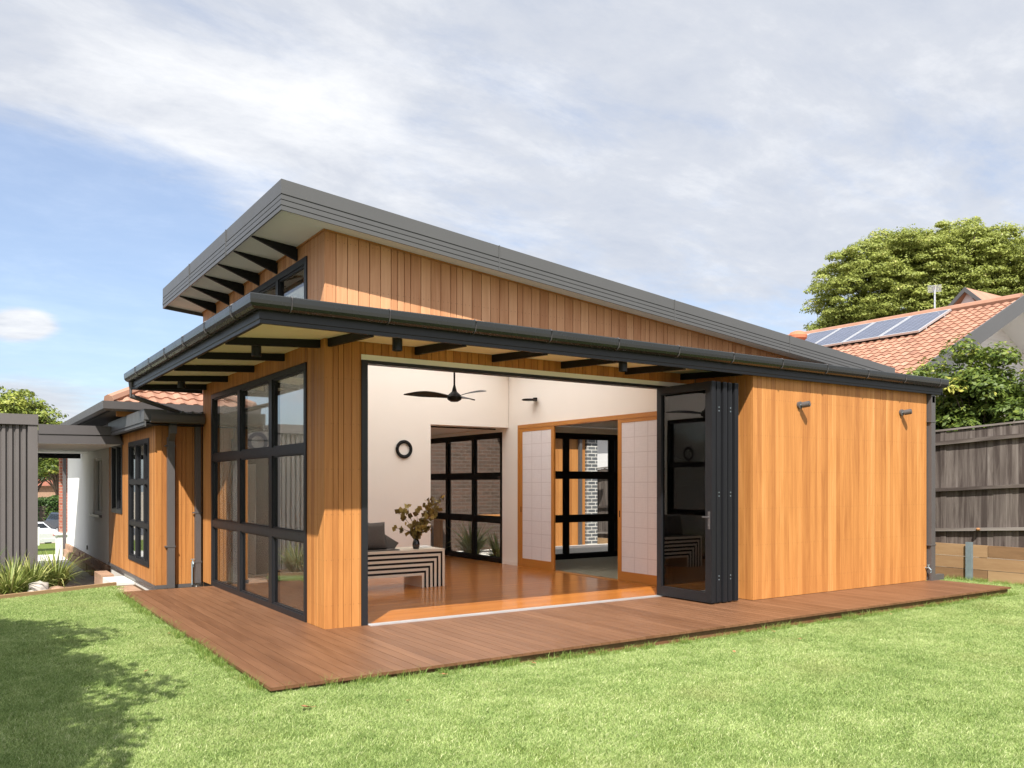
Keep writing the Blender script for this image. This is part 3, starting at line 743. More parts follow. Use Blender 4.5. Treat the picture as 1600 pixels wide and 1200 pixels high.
def build_shoji():
    fr = MB()
    fr.box(5.318, 5.455, 4.285, 4.34, 0, 2.545, .5); fr.box(5.318, 5.455, .42, .475, 0, 2.545, .5); fr.box(5.318, 5.455, .475, 4.285, 2.478, 2.545, .5)
    fr.box(5.30, 5.455, .475, 4.285, -.01, .004, .6)
    fr.build('shoji_frame', 'shoji_timber', HOUSE)
    def leaf(ya, yb, x):
        m = MB(); st = .085; z0, z1 = .006, 2.476
        m.box(x, x + .03, ya, ya + st, z0, z1, .5); m.box(x, x + .03, yb - st, yb, z0, z1, .6)
        m.box(x, x + .03, ya + st, yb - st, z0, z0 + .15, .45); m.box(x, x + .03, ya + st, yb - st, z1 - .055, z1, .5)
        o = m.build('shoji_screen', 'shoji_timber', HOUSE)
        p = MB(); p.face([(x + .006, ya + st, z0 + .15), (x + .006, ya + st, z1 - .055), (x + .006, yb - st, z1 - .055), (x + .006, yb - st, z0 + .15)], [(0, 0), (0, 2.2), (1, 2.2), (1, 0)])
        p.face([(x + .010, ya + st, z0 + .15), (x + .010, yb - st, z0 + .15), (x + .010, yb - st, z1 - .055), (x + .010, ya + st, z1 - .055)]); p.build('paper', 'shoji_paper', o)
        k = MB()
        n = 3; kz = 10
        for i in range(1, n): yy = ya + st + (yb - ya - 2 * st) * i / n; k.box(x + .0045, x + .0058, yy - .006, yy + .006, z0 + .15, z1 - .055, .5)
        for i in range(1, kz): zz = z0 + .15 + (z1 - z0 - .205) * i / kz; k.box(x + .0048, x + .0059, ya + st, yb - st, zz - .005, zz + .005, .5)
        k.build('lattice', 'shoji_lattice', o)
        hd = MB(); hd.box(x - .002, x, yb - .055, yb - .035, .98, 1.08, .5); hd.build('finger_pull', 'black_paint', o)
    leaf(3.245, 4.285, 5.325); leaf(.56, 1.60, 5.325)
build_shoji()

def downpipe(parent, x0, x1, y0, y1, z0, z1, clips, extra=None):
    m = MB(); m.box(x0, x1, y0, y1, z0, z1, .5)
    if extra: extra(m)
    o = m.build('downpipe', 'pipe_metal', parent)
    for z in clips: c = MB(); c.box(x0 - .03, x1 + .012, y0 - .006, y1 + .006, z - .010, z + .010, .5); c.build('pipe_clip', 'pipe_metal', o)
    return o
def ex_r(m):
    m.box(9.345, 9.70, -1.065, -.985, .0, .085, .5)
    m.prism([(-1.065, 2.74), (-1.065, 2.84), (-1.06, 2.985), (-1.06, 2.885)], 9.37, 9.44, 'x', .5)
downpipe(HOUSE, 9.345, 9.455, -1.065, -.985, .085, 2.86, (2.45, .55), ex_r)
def ex_l(m):
    m.tube([(-1.02, 5.02, 2.98), (-1.02, 5.02, 2.77), (-.10, 5.10, 2.50)], .035, 10)
    m.tube([(-.10, 5.10, 2.515), (-.07, 5.10, 2.42)], .04, 10)
downpipe(HOUSE, -.105, -.025, 5.06, 5.14, -.02, 2.5, (1.05, .3), ex_l)

# ------------------------------------------------------------------ indoors
def build_bench():
    t = thing('striped_bench', 'low striped plywood bench on the timber floor inside the open doors', 'bench', (2.0, 2.8, 0))
    X0, X1, Y0, Y1, H = 1.18, 2.805, 2.52, 3.10, .546
    o = 0
    la = MB(); dk = MB()
    def arch(mb, o, th, inset):
        a, b, h = X0 + o, X1 - o, H - o
        mb.box(a, b, Y0 + inset, Y1 - inset, h - th, h, .5); mb.box(a, a + th, Y0 + inset, Y1 - inset, 0, h - th, .5); mb.box(b - th, b, Y0 + inset, Y1 - inset, 0, h - th, .5)
    for i in range(6):
        arch(la, o, .036, 0); o += .036
        if i < 5: arch(dk, o + .0005, .030, .004); o += .031
    la.build('frame', 'light_ply', t); dk.build('inlay', 'black_paint', t)
    return t
build_bench()
def cushion(name, label, c, w, h, th, rot, mat='dark_fabric'):
    m = MB(); n = 12; M = Matrix.Translation(c) @ rot
    def P(i, j, s):
        u, v = i / n * 2 - 1, j / n * 2 - 1
        e = (1 - abs(u) ** 3.5) * (1 - abs(v) ** 3.5)
        k = 1 - .06 * (1 - abs(u)) * abs(v) ** 4
        return M @ Vector((u * w / 2 * (1 - .05 * (1 - v * v)), s * th / 2 * max(e, 0) ** .5, v * h / 2 * (1 - .06 * (1 - u * u))))
    for s_ in (1, -1):
        for i in range(n):
            for j in range(n):
                q = [P(i, j, s_), P(i + 1, j, s_), P(i + 1, j + 1, s_), P(i, j + 1, s_)]
                m.face(q if s_ < 0 else q[::-1], smooth=True)
    o = m.build(name, mat, weld=True); return tag(o, label, 'cushion', 'dark cushions on the striped bench')
cushion('cushion', 'square charcoal cushion standing upright on the left of the striped bench', Vector((1.72, 2.74, .75)), .50, .40, .15, Matrix.Rotation(R(-12), 4, 'X'))
cushion('cushion', 'charcoal cushion tipped sideways behind the upright one, its corner sloping to the bench', Vector((1.95, 2.93, .66)), .55, .30, .14, Matrix.Rotation(R(-12), 4, 'X') @ Matrix.Rotation(R(35), 4, 'Y'))
m = MB(); m.box(1.25, 2.10, 2.56, 3.08, .5465, .562, .5); tag(m.build('seat_pad', 'dark_fabric'), 'thin dark seat pad lying on the striped bench under the cushions', 'seat pad')
m = MB(); m.box(2.52, 2.74, 2.80, 2.98, .5465, .566, .5); tag(m.build('book', 'paper_white'), 'closed pale book lying on the end of the striped bench behind the vase', 'book')
VX, VY = 2.42, 2.68
m = MB(); m.lathe([(.0, .0), (.040, .0), (.050, .03), (.054, .07), (.045, .11), (.026, .15), (.018, .185), (.022, .205), (.030, .215), (.026, .214), (.014, .19), (.012, .12)], (VX, VY, .548), 28)
tag(m.build('vase', 'vase_glaze'), 'black narrow-necked vase standing on the striped bench', 'vase')
def build_branches():
    st = MB(); lf = MB(); rr = random.Random(5)
    base = Vector((VX, VY, .74))
    rt = Vector((.8326, -.5538, 0)); fw = Vector((.5538, .8326, 0))
    def leafat(p, s):
        n = Vector((rr.uniform(-1, 1), rr.uniform(-1, 1), rr.uniform(-.2, 1))).normalized(); a = n.orthogonal().normalized(); b = n.cross(a); a0 = rr.uniform(0, 6.28)
        pts = []
        for k in range(8):
            an = a0 + k / 8 * 6.283; r_ = s * (1 if k % 2 == 0 else .72) * (1 + .15 * math.cos(an - a0))
            pts.append(p + (a * math.cos(an) + b * math.sin(an)) * r_ + n * (s * .25 * abs(math.sin(an))))
        c = p
        t = rr.random()
        for k in range(8): lf.face([c, pts[k], pts[(k + 1) % 8]], None, t)
    arms = [((-.05, .10), (-.16, .24), (-.27, .33)), ((-.03, .13), (-.10, .30), (-.13, .42)), ((-.06, .05), (-.20, .09), (-.30, .10)), ((.03, .14), (.02, .30), (.06, .42)),
            ((.05, .12), (.16, .28), (.22, .50)), ((.06, .10), (.20, .26), (.36, .40)), ((.03, .05), (.12, .10), (.20, .08)), ((.05, .14), (.24, .36), (.38, .60)), ((.04, .16), (.15, .40), (.24, .56))]
    for arm in arms:
        pts = [base - Vector((0, 0, .12)), base] + [base + rt * a + Vector((0, 0, b)) + fw * rr.uniform(-.10, .10) for a, b in arm]
        st.tube(pts, .004, 6, rs=[.004, .004, .0035, .003, .002])
        for i in range(2, len(pts)):
            for q in range(6 if arm[-1][0] < .2 else 10):
                f = rr.random(); p = pts[i - 1].lerp(pts[i], f) + Vector((rr.uniform(-.045, .045), rr.uniform(-.045, .045), rr.uniform(-.045, .045)))
                leafat(p, rr.uniform(.032, .054))
    o = thing('cut_branches', 'bunch of drying olive brown round-leaved branches standing in the black vase', 'branches', (VX, VY, .6))
    st.build('stem', 'stem', o); lf.build('foliage', 'leaf_gum', o)
build_branches()
def build_fan():
    t = thing('ceiling_fan', 'dark three-bladed ceiling fan hanging on a thin rod above the timber floor', 'ceiling fan', (2.30, 1.35, 2.62))
    C0 = Vector((2.30, 1.35, 2.62)); zc = UP(2.3) - .02
    m = MB(); m.tube([(2.30, 1.35, 2.72), (2.30, 1.35, zc)], .012, 10); m.lathe([(0, 0), (.055, 0), (.04, -.05), (.015, -.08)], (2.30, 1.35, zc), 20); m.build('rod', 'black_paint', t)
    m = MB(); m.lathe([(.012, .17), (.022, .13), (.035, .08), (.075, .045), (.10, .01), (.09, -.025), (.05, -.05), (0, -.055)], C0, 24); m.build('motor', 'black_paint', t)
    for a in (56.4 + 100, 56.4 - 20, 56.4 - 140):
        d = Vector((math.cos(R(a)), math.sin(R(a)), 0)); sv = Vector((-d.y, d.x, 0)); b = MB(); n = 14; rows = []
        for i in range(n + 1):
            u = i / n; r_ = .06 + u * .60; w = .055 + .105 * math.sin(min(1, u * 1.25) * 3.1416 * .62) ** 1.2; w *= (1 - max(0, (u - .55) / .45) ** 2 * .85)
            tw = R(22 - 12 * u); z = .015 + .02 * math.sin(u * 3.14) + .02 * u
            rows.append([C0 + d * r_ + sv * (math.cos(tw) * w * s_) + Vector((0, 0, z + math.sin(tw) * w * s_)) for s_ in (-.62, 0, .62)])
        for i in range(n):
            for j in range(2):
                q = [rows[i][j], rows[i + 1][j], rows[i + 1][j + 1], rows[i][j + 1]]
                b.face(q, smooth=True); dz = Vector((0, 0, -.008)); b.face([p + dz for p in q][::-1], smooth=True)
        for j in (0, 2):
            for i in range(n): b.face([rows[i][j], rows[i + 1][j], rows[i + 1][j] + Vector((0, 0, -.008)), rows[i][j] + Vector((0, 0, -.008))])
        b.build('blade', 'black_paint', t)
build_fan()
def ring(name, label, c, r, w):
    m = MB(); n = 28
    for i in range(n):
        a0, a1 = 2 * math.pi * i / n, 2 * math.pi * (i + 1) / n
        for k in range(8):
            b0, b1 = 2 * math.pi * k / 8, 2 * math.pi * (k + 1) / 8
            P = lambda a, b: (c[0] + (r + w * math.cos(b)) * math.cos(a), c[1] + w * .5 * math.sin(b), c[2] + (r + w * math.cos(b)) * math.sin(a))
            m.face([P(a0, b0), P(a0, b1), P(a1, b1), P(a1, b0)], smooth=True)
    return tag(m.build(name, 'black_paint'), label, 'wall ring', 'dark rings on the white wall')
ring('wall_ring', 'black ring hanging on the white wall above the striped bench', (3.205, 4.655, 2.077), .128, .030)
ring('wall_ring', 'black ring on the white wall seen only through the tall front-left window panes', (.72, 4.655, 2.13), .128, .028)
# black dish-like sconce on the white wall above the paper screens
t = thing('wall_sconce', 'flat black disc sconce on the white wall above the paper sliding screens', 'wall light', (5.35, 3.8, 2.96))
m = MB(); m.lathe([(0, -.012), (.12, -.010), (.135, 0), (.12, .014), (0, .018)], (5.20, 3.80, 2.955), 24); m.build('shade', 'black_paint', t)
m = MB(); m.box(5.30, 5.349, 3.77, 3.83, 2.94, 3.0); m.box(5.20, 5.30, 3.79, 3.81, 2.955, 2.97); m.build('arm', 'black_paint', t)

# ------------------------------------------------------------------ outdoor lights
def downlight(x, y, z, label, first=[None]):
    if first[0] is None:
        t = thing('downlight', label, 'downlight', (0, 0, 0), 'downlights under the lower eave')
        m = MB(); m.tube([(0, 0, 0), (0, 0, -.145)], .05, 24, cap=False)
        m.lathe([(.05, -.145), (.043, -.147), (.040, -.13), (0, -.125)], (0, 0, 0), 24); m.lathe([(.0, 0.0), (.06, 0), (.06, -.008), (.05, -.008)], (0, 0, 0), 24); m.build('housing', 'charcoal_metal', t)
        m = MB(); m.lathe([(0, -.124), (.036, -.126)], (0, 0, 0), 20); m.build('lens', 'paper_white', t)
        first[0] = t
    else: t = copy_tree(first[0])
    t.location = (x, y, z); t['label'] = label
    return t
sl = lambda y: 2.99 + .062 * y - .003
downlight(-.572, .42, sl(-.572), 'black cylinder downlight under the left eave nearest the house corner')
downlight(-.564, 3.874, sl(-.564), 'small black cylinder downlight under the far end of the left eave')
downlight(.44, -.79, sl(-.79), 'black cylinder downlight under the front eave left of the ceiling fan')
downlight(3.245, -.90, sl(-.90), 'black cylinder downlight under the front eave nearest the folded doors')
def spot(x, z, label, first=[None]):
    if first[0] is None:
        t = thing('wall_spotlight', label, 'spotlight', (0, 0, 0), 'spotlights on the cedar wall')
        m = MB(); M = Matrix.Rotation(R(90), 4, 'X'); m.lathe([(.048, 0), (.048, .03), (.02, .034), (0, .034)], (0, 0, 0), 24, m=M); m.build('mount', 'pipe_metal', t)
        m = MB(); m.tube([(0, -.03, 0), (0, -.075, .0)], .014, 10); m.tube([(0, -.075, -.022), (0, -.075, .022)], .022, 12); m.build('arm', 'galvanised', t)
        m = MB(); m.tube([(.0, -.06, -.002), (.03, -.145, .010)], .040, 20); m.tube([(.03, -.145, .010), (.033, -.153, .011)], .034, 20); m.build('head', 'pipe_metal', t)
        first[0] = t
    else: t = copy_tree(first[0])
    t.location = (x, -1.0, z); t['label'] = label
spot(6.26, 2.545, 'grey adjustable spotlight on the cedar wall, the one nearer the folded doors')
spot(8.63, 2.555, 'grey adjustable spotlight on the cedar wall, the one nearer the right-hand downpipe')
def tap(x, y, z, label, hi, first=[None]):
    t = thing('garden_tap', label, 'tap', (x, y, z))
    m = MB(); m.tube([(x, y, z), (x, y - .06, z), (x, y - .09, z - .03), (x, y - .09, z - .07)], .012, 8); m.tube([(x, y - .05, z), (x, y - .05, z + .04)], .008, 8)
    if hi: m.tube([(x, y, z), (x, y, -.05)], .012, 8)
    m.build('spout', 'galvanised', t)
    m = MB(); m.box(x - .03, x + .03, y - .056, y - .044, z + .04, z + .05); m.build('handle', 'galvanised', t)
tap(9.29, -1.0, .20, 'brass garden tap low on the cedar wall beside the right-hand downpipe', False)
tap(-.14, 5.13, .30, 'garden tap on a short standpipe in the corner by the slim rear downpipe', True)

# ------------------------------------------------------------------ side annex
AN = thing('side_annex', 'small cedar clad annex with a flat grey roof behind the back edge of the deck', 'annex')
AX, AY = -.66, 5.17
mb = MB(); Hs = [(5.62, 7.44, .20, 2.20), (8.10, 9.30, .95, 2.24)]
cladding(mb, 'x', AX, -1, AY + .002, 9.69, -.03, 2.52, Hs, .095, .004); cladding(mb, 'y', AY, -1, AX + .001, 0.02, -.03, 2.42, (), .095, .004); mb.build('wall', 'cedar', AN)
co = MB(); slab(co, 'x', AX + .019, AX + .06, AY + .02, 9.69, -.03, 2.4, Hs); slab(co, 'y', AY + .019, AY + .05, AX + .061, .3, -.03, 2.4); co.build('wall_core', 'black_paint', AN)
fl = MB(); fl.box(AX - .012, AX + .0, AY - .012, 9.69, -.085, -.032, .5); fl.box(AX + .0, -.11, AY - .012, AY + .001, -.085, -.032, .5); fl.build('base_flashing', 'pipe_metal', AN)
b = MB(); b.box(AX + .03, 0, AY + .03, 9.69, -.5, -.04); b.build('footing', 'pale_concrete', AN)
window(AN, 'x', AX, (5.62, 7.44), (.20, 2.20), [6.02, 6.74], [.83, 1.52], glass='tinted_glass', fw=.075, rail=.075, mull=.085, depth=.06)
window(AN, 'x', AX, (8.10, 9.30), (.95, 2.24), [8.72], [], glass='tinted_glass', fw=.07, mull=.08, depth=.06)
i_ = MB(); i_.box(.4, .45, 5.25, 9.6, -.03, 2.35); i_.box(AX + .1, .4, 9.60, 9.65, -.03, 2.35); i_.box(AX + .07, .4, 5.22, 9.6, -.03, -.01); i_.build('interior_wall', 'plaster', AN)
r = MB(); r.prism([(AX - .17, 2.40), (.02, 2.40), (.02, 2.545), (AX - .17, 2.545)], 4.93, 8.6, 'y', .5); ro = r.build('roof', 'roof_metal', AN)
f = MB(); yF = 4.92
f.box(AX - .20, AX - .171, yF, 8.35, 2.43, 2.585, .5); f.box(AX - .19, AX - .171, yF, 8.35, 2.33, 2.43, .5); f.box(AX - .205, AX - .19, yF, 8.35, 2.40, 2.428, .5); f.box(AX - .205, AX - .19, yF, 8.35, 2.345, 2.372, .5)
f.box(AX - .20, AX + .12, yF - .012, yF, 2.43, 2.585, .5)
f.build('fascia', 'fascia_metal', ro)
g = MB(); sweep(g, [(AX - .12, yF), (-.02, yF)], [(0, 2.50), (0, 2.40), (.05, 2.385), (.09, 2.40), (.10, 2.44), (.10, 2.505), (.09, 2.505), (.09, 2.44), (.08, 2.41), (.01, 2.41), (.008, 2.50)]); g.build('gutter', 'pipe_metal', ro)
rb = MB()
for x in (-.34, -.20, -.06): rb.box(x, x + .03, yF - .05, 5.9, 2.545, 2.575, .5)
rb.box(-.45, -.02, yF - .03, 5.9, 2.535, 2.546, .5); rb.build('roof_sheet', 'roof_metal', ro)
s = MB(); s.box(AX - .165, -.01, yF + .002, 8.6, 2.36, 2.375); s.build('soffit', 'black_paint', ro)
def ex_a(m):
    m.box(-.50, -.40, 4.93, 5.03, 2.24, 2.39, .5); m.prism([(4.95, 2.25), (5.03, 2.25), (5.165, 2.12), (5.085, 2.12)], -.495, -.405, 'x', .5)
downpipe(AN, -.50, -.40, 5.075, 5.165, -.075, 2.19, (2.06, .55), ex_a)

# ------------------------------------------------------------------ the older white-walled house behind
OH = thing('white_house', 'older white rendered house with a terracotta hip roof beyond the cedar annex', 'house')
m = MB(); WH = [(10.66, 11.90, .85, 2.03)]
slab(m, 'x', AX + .01, AX + .25, 9.70, 16.9, -.10, 2.60, WH); slab(m, 'y', 9.70, 9.95, AX + .251, 5.0, -.1, 2.85); slab(m, 'y', 16.7, 16.9, AX + .251, 6.0, -.5, 2.60)
m.build('wall', 'render_white', OH)
m = MB()
for i in range(16):
    y0 = 9.71 + i * .44; m.box(AX - .10 - random.random() * .04, AX + .1, y0, y0 + .43, -.55, -.24 + random.uniform(-.01, .01)); m.box(AX - .02 - random.random() * .03, AX + .1, y0 + .2, y0 + .63, -.238, -.105 + random.uniform(-.006, .003))
m.build('stone_base', 'sandstone', OH)
window(OH, 'x', AX + .06, (10.66, 11.90), (.85, 2.03), [11.28], [], glass='dark_glass', frame='render_white', fw=.06, mull=.05, depth=.08, sub=False)
m = MB(); m.box(AX - .05, AX + .0, 10.60, 11.96, .80, .848); m.build('sill', 'pipe_metal', OH)
m = MB(); m.box(AX - .012, AX + .009, 12.85, 12.95, -.0, .09); m.build('vent', 'pipe_metal', OH)
def tile_roof(name, o, du, dv, U, V, parent, mat='roof_tile', tw=.21, th=.26, trim=None):
    """tiles on the plane spanned by du (along the eave) and dv (up the slope)"""
    m = MB(); du = Vector(du).normalized(); dv = Vector(dv).normalized(); n = du.cross(dv).normalized()
    if n.z < 0: n = -n
    o = Vector(o); nu = int(U / tw); nv = int(V / th); prof = [(0, .0), (.18, .025), (.42, .032), (.62, .014), (.8, .002), (1, 0)]
    for j in range(nv):
        for i in range(nu):
            if trim and not trim((i + .5) * tw, (j + .5) * th): continue
            t = min(1, max(0, random.gauss(.5, .25)))
            for (a, ha), (b, hb) in zip(prof[:-1], prof[1:]):
                P = lambda u, v, h: o + du * (u * tw) + dv * (v * th) + n * h
                m.face([P(i + a, j, ha + .022), P(i + b, j, hb + .022), P(i + b, j + 1.02, hb), P(i + a, j + 1.02, ha)], None, t, smooth=True)
                m.face([P(i + a, j, ha), P(i + b, j, hb), P(i + b, j, hb + .022), P(i + a, j, ha + .022)], None, t)
    return m.build(name, mat, parent)
EX, EY, EZ = -1.12, 6.35, 2.72
HP = 26
c_, s_ = math.cos(R(HP)), math.sin(R(HP))
# side eave runs back along Y at X=EX, front eave along X at Y=9.4 (over the annex)
FY = 6.4
rt_ = tile_roof('roof', (EX, FY, EZ + .06), (1, 0, 0), (0, c_, s_), 6.3, 3.4, OH, trim=lambda u, v: v * c_ < u + .1 and v * c_ < 6.4 - u + .1)
rt2 = tile_roof('roof', (EX, 21.0, EZ + .06), (0, -1, 0), (c_, 0, s_), 14.6, 3.4, OH, trim=lambda u, v: v * c_ < (14.6 - u) + .1)
m = MB(); m.prism([(EX + .05, FY + .05), (3.58, FY + .05), (3.58, 21), (EX + .05, 21)], 2.66, 2.70, 'z'); m.build('eave_lining', 'pipe_metal', rt_)
m = MB(); sweep(m, [(EX, 21.0), (EX, FY), (3.55, FY)], [(0, 2.80), (0, 2.66), (.04, 2.65), (.09, 2.68), (.10, 2.80), (.09, 2.80), (.08, 2.70), (.01, 2.69)]); m.build('gutter', 'pipe_metal', rt_)
m = MB(); m.tube([(EX, FY, EZ + .10), (EX + 3.0, FY + 3.0, EZ + .12 + 3.0 * s_ / c_)], .09, 8); m.build('hip_tile', 'roof_tile', rt_)
# gable end boarding between white wall and eave (grey timber soffit brackets)
m = MB(); m.box(AX - .02, AX + .01, 9.71, 13.8, 2.32, 2.65); m.build('frieze', 'weatherboard', OH)
t = MB(); t.box(-.985, -.66, 6.55, 6.62, 2.58, 2.72); 
t.build('eave_beam', 'cedar', OH)

# carport roof between shed and house
CP = thing('carport', 'grey flat carport roof spanning the passage between the ribbed shed and the white house', 'carport')
m = MB(); m.prism([(-1.98, 2.335), (-.72, 2.345), (-.74, 2.50), (-1.98, 2.50)], 7.98, 8.0, 'y', .5)
m.prism([(-1.98, 2.335), (-1.98, 2.17), (-.655, 2.185), (-.722, 2.333)], 7.995, 8.02, 'y', .5); m.build('fascia', 'pipe_metal', CP)
m = MB(); m.box(-1.97, -.68, 8.021, 13.8, 2.19, 2.21); m.build('soffit', 'soffit_white', CP)
m = MB(); m.box(-1.97, -.68, 8.021, 13.8, 2.38, 2.40); m.build('roof', 'roof_metal', CP)
m = MB(); m.box(-1.97, -.69, 13.80, 13.86, 2.08, 2.40); m.build('beam', 'black_paint', CP)
m = MB(); m.box(-.76, -.68, 16.91, 16.99, -.5, 2.38); m.build('post', 'pipe_metal', CP)

# ribbed shed on the left
SH = thing('ribbed_shed', 'grey ribbed metal garden shed at the left edge beside the strap-leaved plants', 'shed')
m = MB(); x = -7.4; X1 = -2.10
while x < X1 - .02:
    w = .098; q = [(x, 8.05), (x + .045, 8.05), (x + .06, 8.085), (x + .083, 8.085), (x + w, 8.05)]
    for (a, ya), (b_, yb) in zip(q[:-1], q[1:]): m.face([(a, ya, -.45), (b_, yb, -.45), (b_, yb, 2.48), (a, ya, 2.48)])
    x += w
m.build('wall', 'shed_metal', SH)
m = MB(); y = 8.1
m.box(-2.03, -2.0, 8.09, 13.5, -.45, 2.45, .5); m.box(-7.4, -7.37, 8.1, 13.5, -.45, 2.45); m.box(-7.4, -2.0, 13.5, 13.53, -.45, 2.45); m.build('wall', 'fibro', SH)
m = MB(); m.box(-2.13, -1.985, 8.02, 8.09, -.45, 2.485, .5); m.build('corner_trim', 'shed_metal', SH)
m = MB(); m.box(-7.45, -1.98, 8.0, 8.12, 2.485, 2.66, .5); m.box(-1.998, -1.98, 8.12, 13.55, 2.46, 2.66, .5); m.build('fascia', 'shed_metal', SH)
m = MB(); m.box(-7.45, -1.999, 8.121, 13.55, 2.50, 2.60, .5); m.build('roof', 'roof_metal', SH)
m = MB(); m.box(-1.997, -1.975, 9.2, 10.1, -.40, 1.9, .5); dd = m.build('door', 'render_white', SH)
m = MB(); m.tube([(-1.97, 9.28, .7), (-1.93, 9.28, .7)], .02, 8); m.build('handle', 'galvanised', dd)

# passage, kerb of the garden bed, bed
m = MB(); m.box(-2.0, -.62, 7.2, 14.8, -.60, -.42); tag(m.build('path', 'concrete'), kind='structure')
m = MB(); m.box(-12, 3, 14.8, 17.6, -.60, -.43); tag(m.build('driveway', 'pale_concrete'), kind='structure')
m = MB(); m.prism([(-14, -1.0), (-2.7, 4.86), (-1.13, 5.66), (-1.13, 5.2), (0, 5.1), (0, 7.3), (-2.0, 7.4), (-2.0, 8.2), (-14, 8.2)], -.60, -.20, 'z'); tag(m.build('garden_bed', 'soil'), kind='structure')
def seg_box(mb, a, b, w, z0, z1, t=None):
    a, b = Vector(a), Vector(b); d = (b - a); L = d.length; M = Matrix.Translation((a.x, a.y, 0)) @ Matrix.Rotation(math.atan2(d.y, d.x), 4, 'Z')
    mb.box(0, L, -w / 2, w / 2, z0, z1, t, m=M)
m = MB(); seg_box(m, (-2.75, 4.83), (-1.13, 5.66), .05, -.32, .004); seg_box(m, (-5.2, 3.57), (-2.752, 4.83), .05, -.32, .008)
tag(m.build('garden_edging', 'sleeper_timber'), 'thin timber edging board between the lawn and the planted bed', 'edging')
m = MB(); m.box(-1.0, -.79, 8.15, 9.0, -.50, -.13); o = m.build('stone_step', 'sandstone'); tag(o, 'square cut sandstone block at the foot of the stone base below the white wall', 'stone block')
m = MB(); m.box(-.98, -.64, 7.0, 8.1, -.3, -.16); tag(m.build('paver', 'pale_concrete'), 'pale concrete paver against the annex footing behind the deck', 'paver')
m = MB(); m.prism([(-1.6, 5.9), (-.72, 5.75), (-.72, 6.7), (-1.55, 6.6)], -.22, -.175, 'z'); tag(m.build('stepping_stone', 'sandstone'), 'flat brown flagstone in the soil behind the back corner of the deck', 'flagstone')
def rock(name, label, c, sc, seed, mat='stone'):
    bm = bmesh.new(); bmesh.ops.create_icosphere(bm, subdivisions=3, radius=1); rr = random.Random(seed); ph = [rr.uniform(0, 6) for _ in range(6)]
    for v in bm.verts:
        p = v.co; k = max(abs(p.x), abs(p.y), abs(p.z)); p = p / k ** .65
        n_ = 1 + .07 * math.sin(p.x * 4 + ph[0]) + .07 * math.sin(p.y * 5 + ph[1]) + .06 * math.sin(p.z * 6 + ph[2]) + .04 * math.sin(p.x * 11 + p.z * 9 + ph[3])
        v.co = Vector((p.x * sc[0], p.y * sc[1], p.z * sc[2])) * n_ + Vector(c)
    me = bpy.data.meshes.new(name); bm.to_mesh(me); bm.free(); me.materials.append(MATS[mat])
    for p in me.polygons: p.use_smooth = True
    o = bpy.data.objects.new(name, me); COL.objects.link(o); return tag(o, label, 'rock')
rock('rock', 'pale squared rock in the garden bed at the foot of the strap-leaved plant', (-2.16, 5.50, -.07), (.14, .12, .15), 3)
rock('rock', 'small crumbly brown rock right of the pale squared rock', (-1.92, 5.62, -.10), (.12, .10, .09), 8, 'sandstone')

# ------------------------------------------------------------------ courtyard behind
m = MB(); m.box(5.47, 10.9, 5.03, 9.8, -.6, -.16); tag(m.build('courtyard', 'pale_concrete'), kind='structure')
WG = thing('rear_wing', 'cedar and brick rear wing seen through the windows behind the paper screens', 'wing')
mb = MB(); cladding(mb, 'y', 8.0, -1, 8.30, 9.80, -.1, 2.7, (), .095, .004); mb.build('wall', 'cedar', WG)
m = MB(); m.box(5.47, 8.5, 9.6, 9.8, -.2, 2.7); m.build('brick_wall', 'brick_brown', WG)
m = MB(); m.box(9.81, 10.13, 7.93, 8.25, -.2, 2.65); m.build('pier', 'brick_grey', WG)
m = MB(); m.box(8.3, 9.8, 8.02, 8.2, -.2, 2.7); m.build('wall_core', 'black_paint', WG)
m = MB(); m.box(8.2, 10.2, 7.75, 11, 2.70, 2.85); m.build('roof', 'roof_metal', WG)
m = MB(); m.box(9.55, 9.63, 7.90, 7.97, -.15, 2.7); m.build('downpipe', 'pipe_metal', WG)
m = MB(); m.box(7.5, 10.6, 6.9, 7.6, -.16, .02); tag(m.build('courtyard_step', 'pale_concrete'), 'low pale concrete step in the courtyard below the cedar boards', 'step')
m = MB(); m.box(5.9, 8.2, 8.35, 8.75, .66, .75, .7); m.box(5.95, 6.02, 8.4, 8.7, -.16, .66); m.box(8.08, 8.15, 8.4, 8.7, -.16, .66); tag(m.build('garden_bench', 'cedar'), 'plain timber bench in front of the brown brick across the courtyard', 'bench')

# ------------------------------------------------------------------ foliage helpers (numpy: many small leaf faces in one mesh)
def leaf_mesh(name, P, N, size, aspect, tones, mat, parent=None, tip=True, fold=.0):
    """P centres (n,3), N normals (n,3)"""
    n = len(P); N = N / np.linalg.norm(N, axis=1, keepdims=True)
    r = rng.normal(size=(n, 3)); A = np.cross(N, r); A /= np.linalg.norm(A, axis=1, keepdims=True) + 1e-9; B = np.cross(N, A)
    L = (size * rng.uniform(.6, 1.3, n))[:, None]; Wd = L * aspect
    V = np.stack([P - A * L * .5, P + B * Wd * .5 - A * L * .05 + N * L * fold, P + A * L * .5, P - B * Wd * .5 - A * L * .05 + N * L * fold], 1).reshape(-1, 3)
    me = bpy.data.meshes.new(name); me.vertices.add(4 * n); me.vertices.foreach_set('co', V.ravel())
    me.loops.add(4 * n); me.loops.foreach_set('vertex_index', np.arange(4 * n)); me.polygons.add(n)
    me.polygons.foreach_set('loop_start', np.arange(0, 4 * n, 4)); me.update(calc_edges=True); me.validate()
    a = me.attributes.new('tone', 'FLOAT', 'FACE'); a.data.foreach_set('value', np.clip(tones, 0, 1).astype(np.float32))
    me.materials.append(MATS[mat]); o = bpy.data.objects.new(name, me); COL.objects.link(o)
    if parent is not None: o.parent = parent; o.location = tuple(-Vector(wloc(parent)))
    return o
